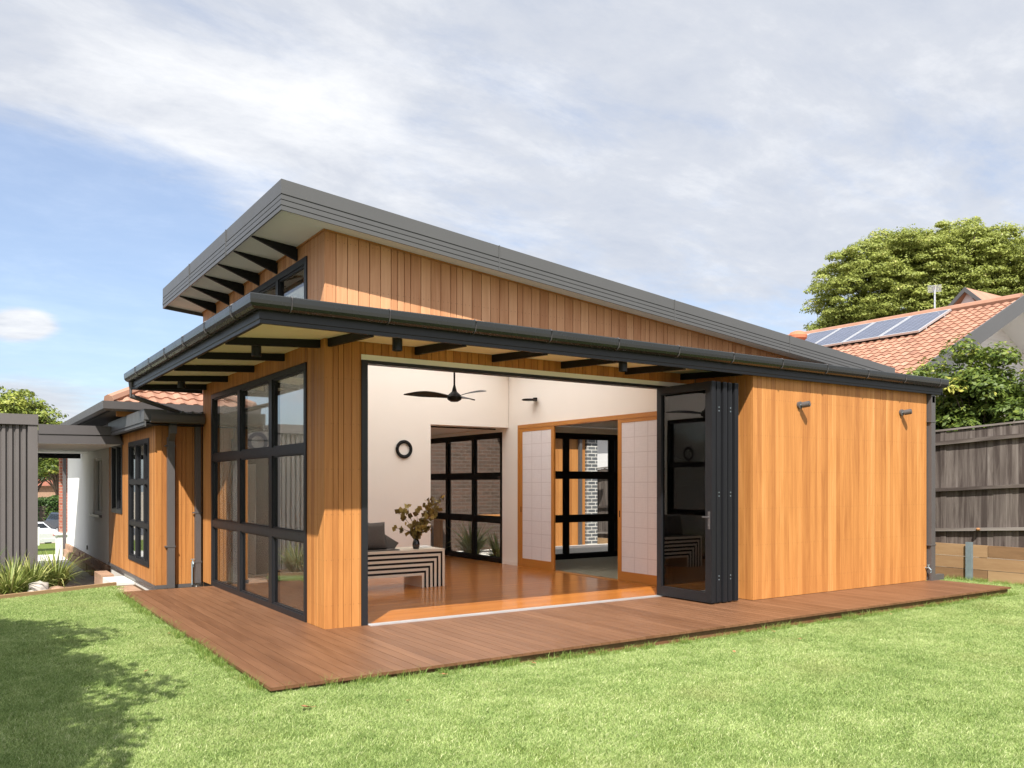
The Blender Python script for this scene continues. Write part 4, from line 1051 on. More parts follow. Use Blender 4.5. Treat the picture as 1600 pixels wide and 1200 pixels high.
def clumps_to_leaves(C, rad, flat, per, jitter=.25, up=.6):
    """leaves near the shell of each clump, thicker on its upper side"""
    n = len(C); k = np.repeat(np.arange(n), per); d = rng.normal(size=(n * per, 3)); d /= np.linalg.norm(d, axis=1, keepdims=True)
    d[:, 2] = np.where(d[:, 2] < -.15, -d[:, 2] * .5, d[:, 2])
    rr = rng.uniform(.45, 1.05, (n * per, 1)) ** .6
    P = C[k] + d * rr * rad[k][:, None] * np.array([1, 1, flat])
    N = d + np.array([0, 0, up]) + rng.normal(size=d.shape) * .45
    return P, N, k
def trunk(name, parent, base, top, r0, r1, limbs, mat='bark', bend=.2, n=10):
    m = MB(); b = Vector(base); t = Vector(top); rr = random.Random(len(name) + int(base[0] * 10))
    pts = [b + (t - b) * f + Vector((rr.uniform(-bend, bend), rr.uniform(-bend, bend), 0)) * (f * (1 - f) * 3) for f in (0, .2, .4, .6, .8, 1)]
    m.tube(pts, r0, n, rs=[r0 * 1.25, r0, r0 * .85, (r0 + r1) / 2, r1 * 1.2, r1])
    for L, f in limbs:
        s_ = pts[0].lerp(pts[-1], f); e = Vector(L); mid = s_.lerp(e, .5) + Vector((0, 0, (e - s_).length * .10)); q = (e - s_).length
        m.tube([s_, s_.lerp(mid, .5), mid, mid.lerp(e, .5), e], r1, 7, rs=[r1 * .9, r1 * .75, r1 * .55, r1 * .35, r1 * .15])
    return m.build(name, mat, parent)
def tree(name, label, base, crown_c, crown_r, nclump, clump_r, per, size, mat, flat=.55, cat='tree', group=None, r0=.3, shell=.55, aspect=.5, fill=1.0, zmin=-.45, lobes=None):
    o = thing(name, label, cat, base, group)
    d = rng.normal(size=(nclump * 3, 3)); d /= np.linalg.norm(d, axis=1, keepdims=True); d = d[d[:, 2] > zmin][:nclump]
    rr = rng.uniform(shell, 1.0, (len(d), 1))
    if lobes is None: C = np.array(crown_c) + d * rr * np.array(crown_r)
    else:
        C = []
        for q, (lc, lr, w) in enumerate(lobes):
            k = int(nclump * w); e = rng.normal(size=(k * 3, 3)); e /= np.linalg.norm(e, axis=1, keepdims=True); e = e[e[:, 2] > zmin][:k]
            C.append(np.array(lc) + e * rng.uniform(shell, 1, (len(e), 1)) * np.array(lr))
        C = np.concatenate(C)
    rad = clump_r * rng.uniform(.6, 1.35, len(C))
    P, N, k = clumps_to_leaves(C, rad, flat, per)
    base_t = rng.normal(.5, .11, len(C))[k]
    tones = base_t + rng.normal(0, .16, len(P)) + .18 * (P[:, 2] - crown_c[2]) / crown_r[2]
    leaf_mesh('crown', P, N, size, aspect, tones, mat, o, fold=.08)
    ids = rng.choice(len(C), min(len(C), 26), replace=False)
    trunk('trunk', o, base, (crown_c[0], crown_c[1], crown_c[2] - crown_r[2] * .35), r0, r0 * .45, [(tuple(C[i]), rng.uniform(.35, .95)) for i in ids])
    return o

# ------------------------------------------------------------------ right-hand boundary
FZ = lambda y: .46 - .0555 * (y + .19)                 # the palings' foot falls away to the rear
FENCE = thing('paling_fence', 'weathered grey paling fence with rails on top of the timber retaining wall', 'fence', (11.0, 0, .45))
m = MB(); y = -9.0
while y < 13.0:
    w = .10; f = FZ(y); t = min(1, max(0, random.gauss(.5, .2))); dz = random.uniform(-.02, .012)
    m.box(11.0 + random.uniform(0, .012), 11.018 + random.uniform(0, .006), y + .002, y + w - .002, f - .10, f + 1.92 + dz - .02 * 0, t); y += w * .98
m.build('paling', 'fence_timber', FENCE)
for hz, hh in ((.235, .05), (.92, .055), (1.72, .065)):
    m = MB(); y = -9.0
    while y < 13:
        L = 2.4; M = Matrix.Translation((0, y, FZ(y))) @ Matrix.Rotation(math.atan(-.0555), 4, 'X')
        m.box(10.95, 10.999, 0, L - .01, hz - hh / 2, hz + hh / 2, None, m=M); y += L
    m.build('rail', 'fence_timber', FENCE)
m = MB(); y = -9.0
while y < 13: M = Matrix.Translation((0, y, FZ(y))) @ Matrix.Rotation(math.atan(-.0555), 4, 'X'); m.box(10.985, 11.05, 0, 2.39, 1.925, 1.955, None, m=M); y += 2.4
m.build('capping', 'fence_timber', FENCE)
RW = thing('retaining_wall', 'low sleeper retaining wall under the paling fence at the lawn edge', 'retaining wall', (10.95, 0, -.12))
m = MB()
for k in range(4):
    y = -9.0 + (k % 2) * .7
    while y < 13:
        L = 2.4; z0 = -.34 + k * .205; M = Matrix.Translation((0, y, -.0555 * .0 * y))
        if z0 + .2 < FZ(y + L) + .25: m.box(10.93 + random.uniform(-.006, .006), 10.985, 0, L - .012, z0 + .003, z0 + .2, None, m=M)
        y += L
m.build('sleeper', 'sleeper_timber', RW)
def ipost(y):
    m = MB(); x = 10.90; m.box(x - .02, x - .010, y - .05, y + .05, -.5, .52, .5); m.box(x - .010, x + .02, y - .005, y + .005, -.5, .52, .5); m.box(x + .02, x + .028, y - .05, y + .05, -.5, .52, .5)
    return m.build('steel_post', 'galvanised', RW)
for y in (-.82, -3.22, 1.58, 3.98, -5.62): ipost(y)
m = MB(); m.prism([(11.05, -40), (60, -40), (60, 40), (11.05, 40)], -.6, -.1, 'z'); tag(m.build('neighbour_ground', 'dry_ground'), kind='structure')
t = MB(); t.lathe([(0, 0), (.03, .0), (.035, .02), (.02, .035), (0, .04)], (0, 0, 0), 10)
o = t.build('fallen_leaf', 'dry_leaf'); o.location = (10.93, -.95, .725); tag(o, 'curled dry leaf caught on the bottom rail of the paling fence', 'leaf')

# ------------------------------------------------------------------ neighbouring house with tiled roof and solar panels
NH = thing('neighbour_house', 'neighbouring house with terracotta tiled gable roof and white weatherboard gable beyond the fence', 'house', (18, 6, -.1))
RX, RZ, GY = 18.09, 5.91, 1.66
sl_ = math.tan(R(25.3)); c2, s2 = math.cos(R(25.3)), math.sin(R(25.3))
eX = 13.0; eZ = RZ - (RX - eX) * sl_
rf = tile_roof('roof', (eX, GY + .05, eZ), (0, 1, 0), (c2, 0, s2), 12.5, (RX - eX) / c2, NH)
m = MB(); m.prism([(RX, RZ - .03), (2 * RX - eX, eZ - .03), (2 * RX - eX, eZ - .15), (RX, RZ - .15), (eX, eZ - .15), (eX, eZ - .03)], GY + .06, GY + 12.5, 'y'); m.build('roof_deck', 'roof_tile', rf)
m = MB(); m.tube([(RX, GY + .05, RZ + .03), (RX, GY + 12.5, RZ + .03)], .11, 8); m.build('ridge_tile', 'roof_tile', rf)
m = MB(); hgt = .30
m.prism([(eX - .1, eZ - .06 - .30), (RX, RZ + .06 - .34), (RX, RZ + .10), (eX - .1, eZ + .06)], GY - .06, GY - .02, 'y'); m.prism([(2 * RX - eX + .1, eZ - .36), (RX, RZ - .28), (RX, RZ + .10), (2 * RX - eX + .1, eZ + .06)], GY - .06, GY - .02, 'y')
m.build('barge_board', 'fascia_metal', rf)
m = MB(); m.prism([(eX, eZ - .12), (RX, RZ - .12), (2 * RX - eX, eZ - .12), (2 * RX - eX, eZ - .16), (RX, RZ - .16), (eX, eZ - .16)], GY - .02, GY + .95, 'y'); m.build('soffit', 'soffit_white', rf)
m = MB(); z = -.1
wl = eX + .5; wr = 2 * RX - eX - .5
while z < RZ - .2:
    half = min((wr - wl) / 2, (RZ - .2 - z - .09) / sl_)
    if half < .05: break
    half2 = min((wr - wl) / 2, (RZ - .2 - z) / sl_)
    m.box(RX - half2, RX + half2, GY + .90, GY + .92, z, z + .075, .5); m.box(RX - half2, RX + half2, GY + .885, GY + .91, z + .075, z + .15, .5); z += .15
m.build('weatherboard_wall', 'weatherboard', NH)
m = MB(); m.box(wl, wl + .1, GY + .92, GY + 12, -.1, eZ + .1); m.box(wr - .1, wr, GY + .92, GY + 12, -.1, eZ); m.build('wall', 'weatherboard', NH)
# lean-to and gable window on its white gable wall
m = MB(); m.prism([(-.9 + GY, 3.50), (GY + .88, 3.95), (GY + .88, 4.05), (-.9 + GY, 3.60)], 15.7, 20.5, 'x'); m.build('porch_roof', 'fascia_metal', NH)
fr = window(NH, 'y', GY + .88, (16.6, 17.9), (4.15, 4.72), [17.25], [], glass='clear_glass', frame='render_white', fw=.05, mull=.05, depth=.04, sub=False)
# small gablet on the ridge further back: it faces the viewer's side, its own ridge runs to the right
gx, gy0, gym, gy1, gz0, gz1 = 19.6, 4.62, 3.86, 3.12, 5.98, 6.72
m = MB(); m.prism([(gy1 + .06, gz0 - .3), (gym, gz1 - .05), (gy0 - .06, gz0 - .3)], gx + .12, gx + .18, 'x'); m.build('small_gable', 'weatherboard', NH)
m = MB(); m.prism([(gym - .36, gz0 + .02), (gym, gz0 + .40), (gym + .36, gz0 + .02)], gx + .10, gx + .118, 'x'); m.build('gable_vent', 'brick_red', NH)
m = MB(); k_ = .11
m.prism([(gy0 + .08, gz0 - .08), (gy0 + .08, gz0 + .04), (gym, gz1 + .08), (gym, gz1 - .05)], gx - .05, gx - .01, 'x'); m.prism([(gy1 - .08, gz0 - .08), (gym, gz1 - .05), (gym, gz1 + .08), (gy1 - .08, gz0 + .04)], gx - .05, gx - .01, 'x'); m.build('small_barge', 'fascia_metal', NH)
m = MB(); m.prism([(gy0 + .06, gz0 - .04), (gym, gz1 + .0), (gy1 - .06, gz0 - .04), (gy1 - .06, gz0 + .03), (gym, gz1 + .07), (gy0 + .06, gz0 + .03)], gx - .008, gx + 3.0, 'x'); m.build('small_roof', 'roof_tile', NH)
def onroof(x, y, h): return Vector((x, y, RZ - (RX - x) * sl_)) + Vector((-s2, 0, c2)) * h
LBL = ['blue solar panel on the tiled roof, nearest the gable end', 'second solar panel from the gable end on the tiled roof', 'third solar panel from the gable end on the tiled roof', 'fourth solar panel from the gable end, partly behind the timber house roof', 'last solar panel of the row, farthest from the gable end']
for k in range(5):
    y0 = 3.22 + k * 1.055; pth = thing('solar_panel', LBL[k], 'solar panel', tuple(onroof(17.0, y0 + .5, .1)), 'solar panels in a row on the tiled roof')
    xa, xb = 16.32, 17.78
    def quadbox(mb, xa, xb, ya, yb, h0, h1, uv=False):
        c = [onroof(x, y, h) for h in (h0, h1) for x, y in ((xa, ya), (xb, ya), (xb, yb), (xa, yb))]
        for q in ((0, 3, 2, 1), (4, 5, 6, 7), (0, 1, 5, 4), (1, 2, 6, 5), (2, 3, 7, 6), (3, 0, 4, 7)):
            mb.face([c[i] for i in q][::-1] if False else [c[i] for i in q], [(0, 0), ((xb - xa) / c2, 0), ((xb - xa) / c2, yb - ya), (0, yb - ya)] if uv else None)
    m = MB(); quadbox(m, xa, xb, y0, y0 + .04, .09, .14); quadbox(m, xa, xb, y0 + .99, y0 + 1.03, .09, .14); quadbox(m, xa, xa + .035, y0 + .04, y0 + .99, .09, .14); quadbox(m, xb - .035, xb, y0 + .04, y0 + .99, .09, .14)
    quadbox(m, xa + .3, xa + .34, y0, y0 + 1.03, .02, .09); quadbox(m, xb - .34, xb - .3, y0, y0 + 1.03, .02, .09)
    m.build('frame', 'panel_frame', pth)
    m = MB(); quadbox(m, xa + .035, xb - .035, y0 + .04, y0 + .99, .10, .134, True); m.build('cells', 'solar_cell', pth)
# antenna and terracotta vent
t = thing('roof_antenna', 'thin silver television antenna mast on the ridge of the neighbouring tiled roof', 'antenna', (18.26, 3.95, 5.9))
m = MB(); m.tube([(18.26, 3.95, 5.85), (18.26, 3.95, 6.66)], .022, 8); m.build('mast', 'panel_frame', t)
m = MB(); m.tube([(17.9, 3.75, 6.60), (18.6, 4.15, 6.60)], .012, 6)
for k in range(7): f = k / 6; x = 17.9 + .7 * f; y = 3.75 + .4 * f; m.tube([(x - .08, y + .14, 6.60), (x + .08, y - .14, 6.60)], .006, 5)
m.build('aerial', 'panel_frame', t)
t = thing('roof_vent', 'round terracotta roof vent poking up behind the timber house roof', 'roof vent', (16.1, 6.6, 5.0))
m = MB(); m.lathe([(.14, -.9), (.14, .30), (.19, .32), (.24, .37), (.25, .45), (.20, .53), (.09, .57), (0, .58)], (16.1, 6.58, 5.10), 20); m.build('cowl', 'terracotta_pot', t)
m = MB(); m.lathe([(.22, -1.0), (.22, -.6), (.20, -.6)], (16.1, 6.58, 5.10), 16); m.build('base', 'terracotta_pot', t)

# ------------------------------------------------------------------ trees and shrubs
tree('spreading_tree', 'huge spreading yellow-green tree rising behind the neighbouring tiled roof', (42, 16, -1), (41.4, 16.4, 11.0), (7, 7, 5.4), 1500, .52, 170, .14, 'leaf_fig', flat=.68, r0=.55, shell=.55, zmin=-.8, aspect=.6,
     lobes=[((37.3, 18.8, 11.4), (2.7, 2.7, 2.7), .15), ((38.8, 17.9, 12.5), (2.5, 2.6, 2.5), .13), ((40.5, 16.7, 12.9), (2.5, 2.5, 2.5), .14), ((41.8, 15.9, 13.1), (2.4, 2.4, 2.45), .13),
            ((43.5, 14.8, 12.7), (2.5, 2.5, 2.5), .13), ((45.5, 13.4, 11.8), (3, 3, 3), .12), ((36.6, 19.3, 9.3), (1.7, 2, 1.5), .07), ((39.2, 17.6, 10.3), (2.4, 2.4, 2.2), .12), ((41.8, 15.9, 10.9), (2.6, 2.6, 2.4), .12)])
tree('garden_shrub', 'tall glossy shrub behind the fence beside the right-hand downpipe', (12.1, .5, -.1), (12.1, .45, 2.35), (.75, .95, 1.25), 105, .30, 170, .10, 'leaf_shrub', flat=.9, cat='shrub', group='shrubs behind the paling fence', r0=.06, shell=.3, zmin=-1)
tree('garden_shrub', 'upright leafy shrub standing tallest against the white gable wall', (12.0, -.45, -.1), (12.0, -.42, 2.7), (.55, .62, 1.35), 90, .27, 170, .10, 'leaf_shrub', flat=.9, cat='shrub', group='shrubs behind the paling fence', r0=.06, shell=.3, zmin=-1)
tree('garden_shrub', 'shrub at the right edge of the picture above the paling fence', (12.0, -1.55, -.1), (12.0, -1.45, 2.45), (.7, .75, 1.15), 90, .28, 170, .10, 'leaf_shrub', flat=.9, cat='shrub', group='shrubs behind the paling fence', r0=.06, shell=.3, zmin=-1)
tree('garden_shrub', 'low yellow-tipped shrub showing over the right end of the gutter', (12.4, 1.9, -.1), (12.4, 1.6, 2.5), (.6, .9, 1.12), 75, .26, 170, .10, 'leaf_shrub', flat=.9, cat='shrub', group='shrubs behind the paling fence', r0=.06, shell=.3, zmin=-1)
# tree beside the camera that throws its shade over the left of the lawn
tree('shade_tree', 'leafy tree beside the lawn whose shade falls on the grass at left', (-6.4, -3.0, -.5), (-6.18, -2.9, 3.5), (1.9, 4.3, 1.7), 700, .5, 260, .15, 'leaf_dark', flat=.8, r0=.13, shell=.2, zmin=-1)
tree('background_tree', 'yellow-green tree rising behind the ribbed shed at the left edge', (-1.8, 27, -1), (-1.75, 27.2, 3.1), (2.1, 2.1, 1.8), 150, .5, 160, .14, 'leaf_lime', flat=.6, r0=.16, shell=.5, zmin=-.6)
# street end of the passage
def far(px, d):  # ground plan position for a heading; used to lay out the street
    f = Vector((.5538, .8326)); r_ = Vector((.8326, -.5538)); return Vector((-3.162, -8.227)) + f * d + r_ * ((px - 800) / 1310.3 * d)
STREET_Z = ground_z(0, 80)
p1 = far(60, 62); p2 = far(95, 78); p3 = far(50, 90)
tree('street_tree', 'dark bushy street tree above the hedge, seen under the carport', (p3.x, p3.y, STREET_Z), (p3.x, p3.y, 2.8), (4.0, 4.0, 2.6), 60, 1.0, 120, .34, 'leaf_dark', flat=.7, r0=.25, shell=.4)
p4 = far(92, 84)
tree('street_tree', 'brighter green tree right of the dark one, seen under the carport', (p4.x, p4.y, STREET_Z), (p4.x, p4.y, 3.0), (3.0, 3.0, 3.0), 60, .9, 120, .3, 'leaf_shrub', flat=.7, r0=.25, shell=.4)
def hedge(name, label, a, b, w, z0, z1, n, size, mat):
    o = thing(name, label, 'hedge', (a.x, a.y, z0)); a = np.array((a.x, a.y)); b = np.array((b.x, b.y)); d = b - a; L = np.linalg.norm(d); d /= L; p = np.array((-d[1], d[0]))
    u = rng.uniform(0, L, n); v = rng.uniform(-1, 1, n); zz = rng.uniform(0, 1, n) ** .7
    bulge = .8 + .2 * np.sin(u * 2.1) + .1 * np.sin(u * 5.3)
    P = np.column_stack([a[0] + d[0] * u + p[0] * v * w / 2 * bulge, a[1] + d[1] * u + p[1] * v * w / 2 * bulge, z0 + zz * (z1 - z0) * (.85 + .15 * bulge)])
    N = np.column_stack([p[0] * v, p[1] * v, np.full(n, .5)]) + rng.normal(size=(n, 3)) * .7
    leaf_mesh('foliage', P, N, size, .6, rng.normal(.5, .22, n), mat, o)
    m = MB(); seg_box(m, a + d * .2, b - d * .2, w * .5, z0, z0 + (z1 - z0) * .7); m.build('branches', 'bark', o)
hedge('street_hedge', 'clipped green hedge beyond the parked cars, seen under the carport', far(20, 72), far(112, 76), 2.2, STREET_Z, .35, 9000, .22, 'leaf_dark')
FH = far(84, 98)
t = thing('far_house', 'distant house with an orange-red roof above the hedge', 'house', (FH.x, FH.y, STREET_Z))
m = MB(); m.box(FH.x - 4, FH.x + 4, FH.y, FH.y + 7, STREET_Z, 1.2); m.build('wall', 'sandstone', t)
m = MB(); m.prism([(FH.x - 4.6, 1.2), (FH.x, 3.4), (FH.x + 4.6, 1.2)], FH.y - .5, FH.y + 7.5, 'y'); m.build('roof', 'brick_red', t)
# brick pier and white plinth at the front porch
t = thing('brick_pier', 'orange-red brick pier on a white plinth at the far end of the white wall', 'pier', (-.4, 19.5, -.5))
m = MB(); m.box(-.60, -.22, 19.3, 19.7, .0, 2.5); m.build('shaft', 'brick_red', t)
m = MB(); m.box(-.68, -.16, 19.2, 19.8, -.75, .0); m.box(-.74, -.10, 19.15, 19.85, .0, .06); m.build('plinth', 'render_white', t)
# street and cars
m = MB(); vz = [(-6, 17.7), (-6, 52), (2, 52), (2, 17.7)]
for j in range(12): a_, b_ = 17.7 + j * 3, 17.7 + j * 3 + 3; m.face([(-9, a_, ground_z(0, a_) + .02), (4, a_, ground_z(0, a_) + .02), (4, b_, ground_z(0, b_) + .02), (-9, b_, ground_z(0, b_) + .02)])
tag(m.build('verge', 'lawn_soil'), kind='structure')
m = MB(); a = far(-60, 64); b = far(300, 96); seg_box(m, (a.x - 30, a.y - 8), (a.x + 60, a.y + 16), 11, STREET_Z - .2, STREET_Z + .01); tag(m.build('street', 'asphalt'), kind='structure')
def car(name, label, loc, rz, L, Wd, H, mat, suv):
    t = thing(name, label, 'car', (0, 0, 0), 'cars parked on the street'); g = .18
    if suv: side = [(-.5, .28), (-.5, .62), (-.47, .72), (-.44, .76), (-.37, 1.0), (.05, 1.0), (.20, .68), (.44, .60), (.5, .46), (.5, .26)]
    else: side = [(-.5, .28), (-.5, .60), (-.46, .70), (-.36, .74), (-.22, .98), (.06, 1.0), (.24, .70), (.45, .60), (.5, .44), (.5, .26)]
    m = MB(); wid = lambda z: Wd / 2 * (1 if z < .66 else 1 - (z - .66) * .55)
    pts = [(x * L, g + (z - .26) / .74 * (H - g), wid(z)) for x, z in side]; n = len(pts)
    for i in range(n):
        j = (i + 1) % n; a, b = pts[i], pts[j]
        m.face([(a[0], -a[2], a[1]), (b[0], -b[2], b[1]), (b[0], b[2], b[1]), (a[0], a[2], a[1])][::-1])
    zr = g + (.70 - .26) / .74 * (H - g)
    for s_ in (1, -1):
        q = [(p[0], s_ * p[2], p[1]) for p in pts]; m.face(q if s_ < 0 else q[::-1])
    m.build('body', mat, t)
    m = MB()
    zl, zh = g + (.74 - .26) / .74 * (H - g), g + (.94 - .26) / .74 * (H - g)
    for s_ in (1, -1):
        y0, y1 = s_ * (wid(.74) + .012), s_ * (wid(.94) + .012)
        q = [(-.40 * L, y0, zl), (.14 * L, y0, zl), (.05 * L, y1, zh), (-.34 * L if suv else -.23 * L, y1, zh)]; m.face(q if s_ > 0 else q[::-1]); m.face(q[::-1] if s_ > 0 else q)
    xr0, xr1 = (-.445 * L - .012, -.385 * L - .012) if suv else (-.35 * L - .012, -.245 * L - .012)
    m.face([(xr0, -wid(.74) * .88, zl + .02), (xr0, wid(.74) * .88, zl + .02), (xr1, wid(.94) * .88, zh), (xr1, -wid(.94) * .88, zh)][::-1])
    m.face([(xr0, -wid(.74) * .88, zl + .02), (xr0, wid(.74) * .88, zl + .02), (xr1, wid(.94) * .88, zh), (xr1, -wid(.94) * .88, zh)])
    m.build('glass', 'car_glass', t)
    for s_ in (1, -1):
        m = MB(); ys = sorted((s_ * Wd * .30, s_ * Wd * .49)); m.box(-.5 * L - .02, -.5 * L + .10, ys[0], ys[1], g + (.50 - .26) / .74 * (H - g), g + (.62 - .26) / .74 * (H - g)); m.build('tail_lamp', 'lamp_red', t)
        for xw in (-.31 * L, .32 * L):
            m = MB(); M = Matrix.Translation((xw, s_ * (Wd / 2 - .1), .32)) @ Matrix.Rotation(R(90), 4, 'X')
            m.lathe([(0, -.11), (.2, -.11), (.31, -.10), (.33, -.05), (.33, .05), (.31, .10), (.2, .11), (0, .11)], (0, 0, 0), 20, m=M); wh = m.build('wheel', 'rubber', t)
            m = MB(); M = Matrix.Translation((xw, s_ * (Wd / 2 + .012), .32)) @ Matrix.Rotation(R(90), 4, 'X'); m.lathe([(0, -.005), (.19, -.005), (.19, .005), (0, .005)], (0, 0, 0), 16, m=M); m.build('rim', 'panel_frame', wh)
    m = MB(); m.box(-.505 * L, -.46 * L, -Wd * .46, Wd * .46, g, g + .22); m.build('bumper', 'rubber' if suv else mat, t)
    t.location = loc; t.rotation_euler = (0, 0, rz); return t
w = far(34, 53); v = far(98, 66)
car('parked_car', 'white sedan with red tail lamps parked beyond the passage', (w.x, w.y, ground_z(w.x, w.y) + .02), R(120), 4.5, 1.8, 1.42, 'car_white', False)
car('parked_car', 'dark sport utility car with red tail lamps beside the hedge', (v.x, v.y, ground_z(v.x, v.y) + .02), R(105), 4.6, 1.85, 1.68, 'car_navy', True)
q = far(60.5, 46); m = MB(); m.tube([(q.x, q.y, ground_z(q.x, q.y)), (q.x, q.y, ground_z(q.x, q.y) + .95)], .05, 8); m.lathe([(.06, .95), (.06, 1.0), (0, 1.02)], (q.x, q.y, ground_z(q.x, q.y)), 8)
tag(m.build('verge_post', 'render_white'), 'short white post on the verge in front of the white car', 'post')

# ------------------------------------------------------------------ strap-leaved plants
def strap_plant(name, label, c, n, L, w, mat, seed, spread=.9, group=None):
    rr = random.Random(seed); m = MB()
    for i in range(n):
        a = rr.uniform(0, 6.283); l = L * rr.uniform(.55, 1.15); lean = rr.uniform(.15, spread); d = Vector((math.cos(a), math.sin(a), 0)); sd_ = Vector((-d.y, d.x, 0)); t = rr.random()
        b = Vector(c) + d * rr.uniform(0, .06) * L * 2 + Vector((0, 0, 0)); k = 6; prev = None; ang = math.pi / 2 - lean * .35; p = b
        for j in range(k + 1):
            f = j / k; ww = w * (1 - f ** 2.2) * (.6 + .8 * min(f * 3, 1)) + .0005
            cur = (p - sd_ * ww, p + sd_ * ww)
            if prev: m.face([prev[0], prev[1], cur[1], cur[0]], None, t, smooth=True)
            prev = cur; p = p + (d * math.cos(ang) + Vector((0, 0, 1)) * math.sin(ang)) * (l / k); ang -= lean * .42
    o = m.build(name, mat); return tag(o, label, 'plant', group)
G1 = 'strap-leaved plants in the bed by the shed'
strap_plant('strap_plant', 'large strap-leaved plant right behind the pale squared rock', (-2.22, 5.95, -.2), 260, .66, .009, 'leaf_strap', 1, group=G1)
strap_plant('strap_plant', 'yellowing strap-leaved clump at the left edge below the ribbed shed', (-2.50, 5.55, -.2), 260, .60, .009, 'leaf_strap', 2, group=G1)
strap_plant('strap_plant', 'yellow-green strap-leaved clump between the two larger ones by the shed corner', (-2.42, 6.2, -.2), 220, .66, .008, 'leaf_strap', 12, group=G1)
strap_plant('strap_plant', 'small arching clump of straps right of the pale rock', (-1.86, 6.35, -.2), 260, .72, .009, 'leaf_strap', 3, group=G1)
strap_plant('strap_plant', 'dark strap-leaved clump in the shade against the ribbed shed wall', (-2.8, 6.9, -.2), 120, .75, .010, 'leaf_dark', 4, group=G1)
strap_plant('strap_plant', 'strap-leaved clump farther left in the bed, seen in the window reflection', (-3.6, 5.4, -.2), 150, .75, .010, 'leaf_strap', 5, group=G1)
strap_plant('strap_plant', 'wide strap-leaved clump in the bed behind the shaded lawn', (-4.3, 4.6, -.2), 150, .75, .010, 'leaf_strap', 6, group=G1)
G2 = 'grassy plants in the courtyard'
strap_plant('courtyard_plant', 'bushy green grass plant outside the courtyard window, left pane', (5.95, 7.0, -.16), 200, .95, .012, 'leaf_strap', 7, group=G2)
strap_plant('courtyard_plant', 'low arching green plant outside the courtyard window, right pane', (5.9, 5.9, -.16), 150, .75, .012, 'leaf_strap', 9, group=G2)
# small ground-cover plant clump by the rock
tree('low_shrub', 'low wispy shrub between the small brown rock and the soil', (-1.80, 5.75, -.2), (-1.80, 5.75, -.10), (.16, .14, .10), 16, .05, 40, .022, 'leaf_gum', cat='shrub', r0=.006, shell=.2)

# ------------------------------------------------------------------ lawn grass (uncountable): blade tufts on points through geometry nodes
def tuft_mesh(name, n, rad, hmin, hmax, w, mat, lean=.5):
    a = rng.uniform(0, 2 * np.pi, n); r_ = rad * np.sqrt(rng.uniform(0, 1, n)); b = np.column_stack([r_ * np.cos(a), r_ * np.sin(a), np.full(n, -.005)])
    h = rng.uniform(hmin, hmax, n); d = rng.normal(size=(n, 2)) * lean; az = rng.uniform(0, 2 * np.pi, n)
    s_ = np.column_stack([np.cos(az), np.sin(az), np.zeros(n)]) * w
    mid = b + np.column_stack([d[:, 0] * h * .35, d[:, 1] * h * .35, h * .6]); tip = b + np.column_stack([d[:, 0] * h, d[:, 1] * h, h])
    V = np.stack([b - s_, b + s_, mid + s_ * .8, mid - s_ * .8, tip], 1).reshape(-1, 3)
    me = bpy.data.meshes.new(name); F = []
    for i in range(n): k = 5 * i; F += [(k, k + 1, k + 2, k + 3), (k + 3, k + 2, k + 4)]
    me.from_pydata(V.tolist(), [], F); at = me.attributes.new('tone', 'FLOAT', 'FACE'); at.data.foreach_set('value', np.repeat(np.clip(rng.normal(.5, .22, n), 0, 1), 2).astype(np.float32))
    me.materials.append(MATS[mat]); return me
def scatter(name, pts, scl, mesh, label=None):
    src = bpy.data.objects.new(name + '_source', mesh)
    me = bpy.data.meshes.new(name); me.from_pydata([tuple(p) for p in pts], [], [])
    a = me.attributes.new('scl', 'FLOAT', 'POINT'); a.data.foreach_set('value', np.asarray(scl, dtype=np.float32))
    a = me.attributes.new('rot', 'FLOAT_VECTOR', 'POINT'); rr = np.zeros((len(pts), 3), np.float32); rr[:, 2] = rng.uniform(0, 6.283, len(pts)); a.data.foreach_set('vector', rr.ravel())
    o = bpy.data.objects.new(name, me); COL.objects.link(o)
    ng = bpy.data.node_groups.new(name, 'GeometryNodeTree'); ng.interface.new_socket('Geometry', in_out='INPUT', socket_type='NodeSocketGeometry'); ng.interface.new_socket('Geometry', in_out='OUTPUT', socket_type='NodeSocketGeometry')
    gi = ng.nodes.new('NodeGroupInput'); go = ng.nodes.new('NodeGroupOutput'); ip = ng.nodes.new('GeometryNodeInstanceOnPoints'); oi = ng.nodes.new('GeometryNodeObjectInfo'); oi.inputs[0].default_value = src
    a1 = ng.nodes.new('GeometryNodeInputNamedAttribute'); a1.data_type = 'FLOAT'; a1.inputs[0].default_value = 'scl'
    a2 = ng.nodes.new('GeometryNodeInputNamedAttribute'); a2.data_type = 'FLOAT_VECTOR'; a2.inputs[0].default_value = 'rot'
    er = ng.nodes.new('FunctionNodeEulerToRotation')
    ng.links.new(gi.outputs[0], ip.inputs['Points']); ng.links.new(oi.outputs['Geometry'], ip.inputs['Instance']); ng.links.new(a2.outputs[0], er.inputs[0]); ng.links.new(er.outputs[0], ip.inputs['Rotation']); ng.links.new(a1.outputs[0], ip.inputs['Scale']); ng.links.new(ip.outputs[0], go.inputs[0])
    md = o.modifiers.new('scatter', 'NODES'); md.node_group = ng
    return tag(o, kind='stuff')
def inside(P, poly):
    x, y = P[:, 0], P[:, 1]; r_ = np.zeros(len(P), bool); n = len(poly)
    for i in range(n):
        (x1, y1), (x2, y2) = poly[i], poly[(i + 1) % n]
        if y1 == y2: continue
        r_ ^= ((y1 > y) != (y2 > y)) & (x < (x2 - x1) * (y - y1) / (y2 - y1) + x1)
    return r_
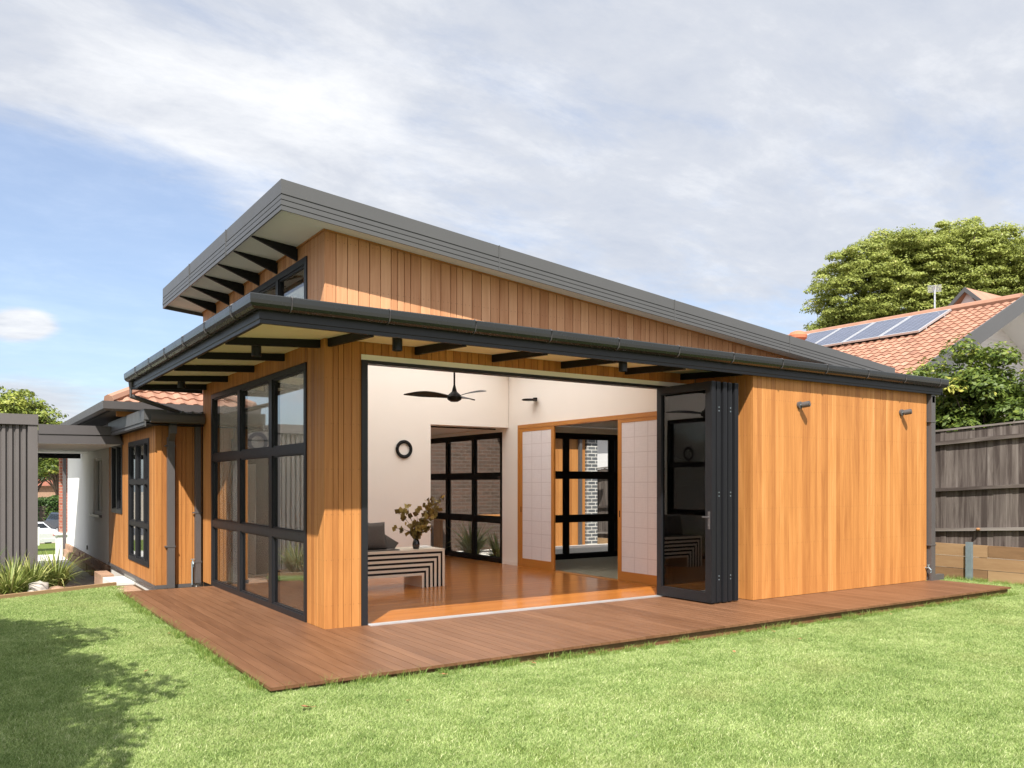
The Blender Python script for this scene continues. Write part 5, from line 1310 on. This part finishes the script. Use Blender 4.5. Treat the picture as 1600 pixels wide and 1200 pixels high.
def view_ok(P, lo=-.68, hi=.68, dmin=3.6):
    q = P[:, :2] - np.array([-3.162, -8.227]); d = q @ np.array([.5538, .8326]); l = q @ np.array([.8326, -.5538]); return (d > dmin) & (l / np.maximum(d, .1) > lo) & (l / np.maximum(d, .1) < hi)
def lawn_grass():
    P = np.column_stack([rng.uniform(-7.5, 10.85, 60000), rng.uniform(-8, 6, 60000)])
    keep = inside(P, [(p[0] * 1.0, p[1]) for p in LAWN]) & view_ok(P)
    ind = (P[:, 0] > -1.17) & (P[:, 0] < 9.50) & (P[:, 1] > -2.03); keep &= ~ind
    P = P[keep]; print('grass patches', len(P))
    t = tuft_mesh('grass_tuft', 260, .12, .008, .028, .0014, 'grass_blade', .65)
    sc = rng.uniform(.8, 1.25, len(P))
    scatter('lawn_grass', np.column_stack([P, [lawn_z(q) for q in P[:, 0]]]), sc, t)
    # longer grass along the deck edges, the edging and the retaining wall
    E = []
    def run(a, b, n, jx):
        f = rng.uniform(0, 1, n)[:, None]; q = np.array(a) * (1 - f) + np.array(b) * f; q += rng.normal(size=q.shape) * jx; dens = .5 + .5 * np.sin(q[:, 0] * 2.3 + 1) * np.sin(q[:, 0] * .9 + q[:, 1] * 1.7); return q[rng.uniform(0, 1, n) < .25 + .75 * dens]
    E.append(run((-1.27, 4.4), (-1.27, -2.1), 330, .028)); E.append(run((-1.2, -2.17), (9.6, -2.17), 560, .025)); E.append(run((10.80, -5), (10.80, 3), 420, .05)); E.append(run((9.62, -2.0), (9.62, -1.0), 50, .03)); 
    E = np.concatenate(E); t2 = tuft_mesh('long_tuft', 26, .035, .03, .085, .0016, 'grass_long', .45)
    scatter('edge_grass', np.column_stack([E, [lawn_z(q) for q in E[:, 0]]]), rng.uniform(.5, 1.3, len(E)), t2)
lawn_grass()
# fallen leaves lying on the lawn
def leaf_obj():
    m = MB(); n = 9; out = [(0, 0), (.012, .012), (.03, .02), (.045, .012), (.06, .0), (.045, -.014), (.028, -.02), (.012, -.012)]
    cv = lambda x, y: (x - .03, y, .004 + 3.5 * y * y * 6 + 6 * (x - .03) ** 2)
    pts = [cv(*p) for p in out]; c = cv(.03, 0)
    for i in range(8): m.face([c, pts[i], pts[(i + 1) % 8]])
    m.tube([(-.03, 0, .006), (-.05, .004, .012)], .0012, 4)
    return m.build('fallen_leaf', 'dry_leaf')
LV = [((-1.175, -2.714), 1.5, 'large dark curled leaf on the lawn below the front corner of the deck'), ((-1.871, -.941), 1.1, 'brown leaf on the lawn at the edge of the tree shade'), ((-1.35, .781), .8, 'small tan leaf on the lawn close to the left edge of the deck'),
      ((.126, -2.30), 1.1, 'brown leaf on the grass under the front deck edge, nearest the deck corner'), ((1.02, -2.27), 1.2, 'pair of curled tan leaves against the front deck fascia'), ((4.146, -2.30), .9, 'tan leaf against the front deck fascia below the folded doors'),
      ((2.971, -2.794), .7, 'small brown leaf on the open lawn right of centre'), ((4.026, -2.728), .8, 'tan leaf on the lawn in front of the deck, right of centre'), ((-.5, -2.9), .6, 'tiny dark leaf on the lawn in front of the deck corner'), ((6.3, -2.3), .8, 'brown leaf in the grass by the right half of the deck')]
l0 = leaf_obj()
for i, ((x, y), sc, lb) in enumerate(LV):
    o = l0 if i == 0 else l0.copy()
    if i: COL.objects.link(o)
    o.location = (x, y, lawn_z(x) + .026); o.scale = (sc, sc, sc); o.rotation_euler = (random.uniform(-.3, .3), random.uniform(-.3, .3), random.uniform(0, 6)); tag(o, lb, 'leaf', 'dry leaves fallen on the lawn')
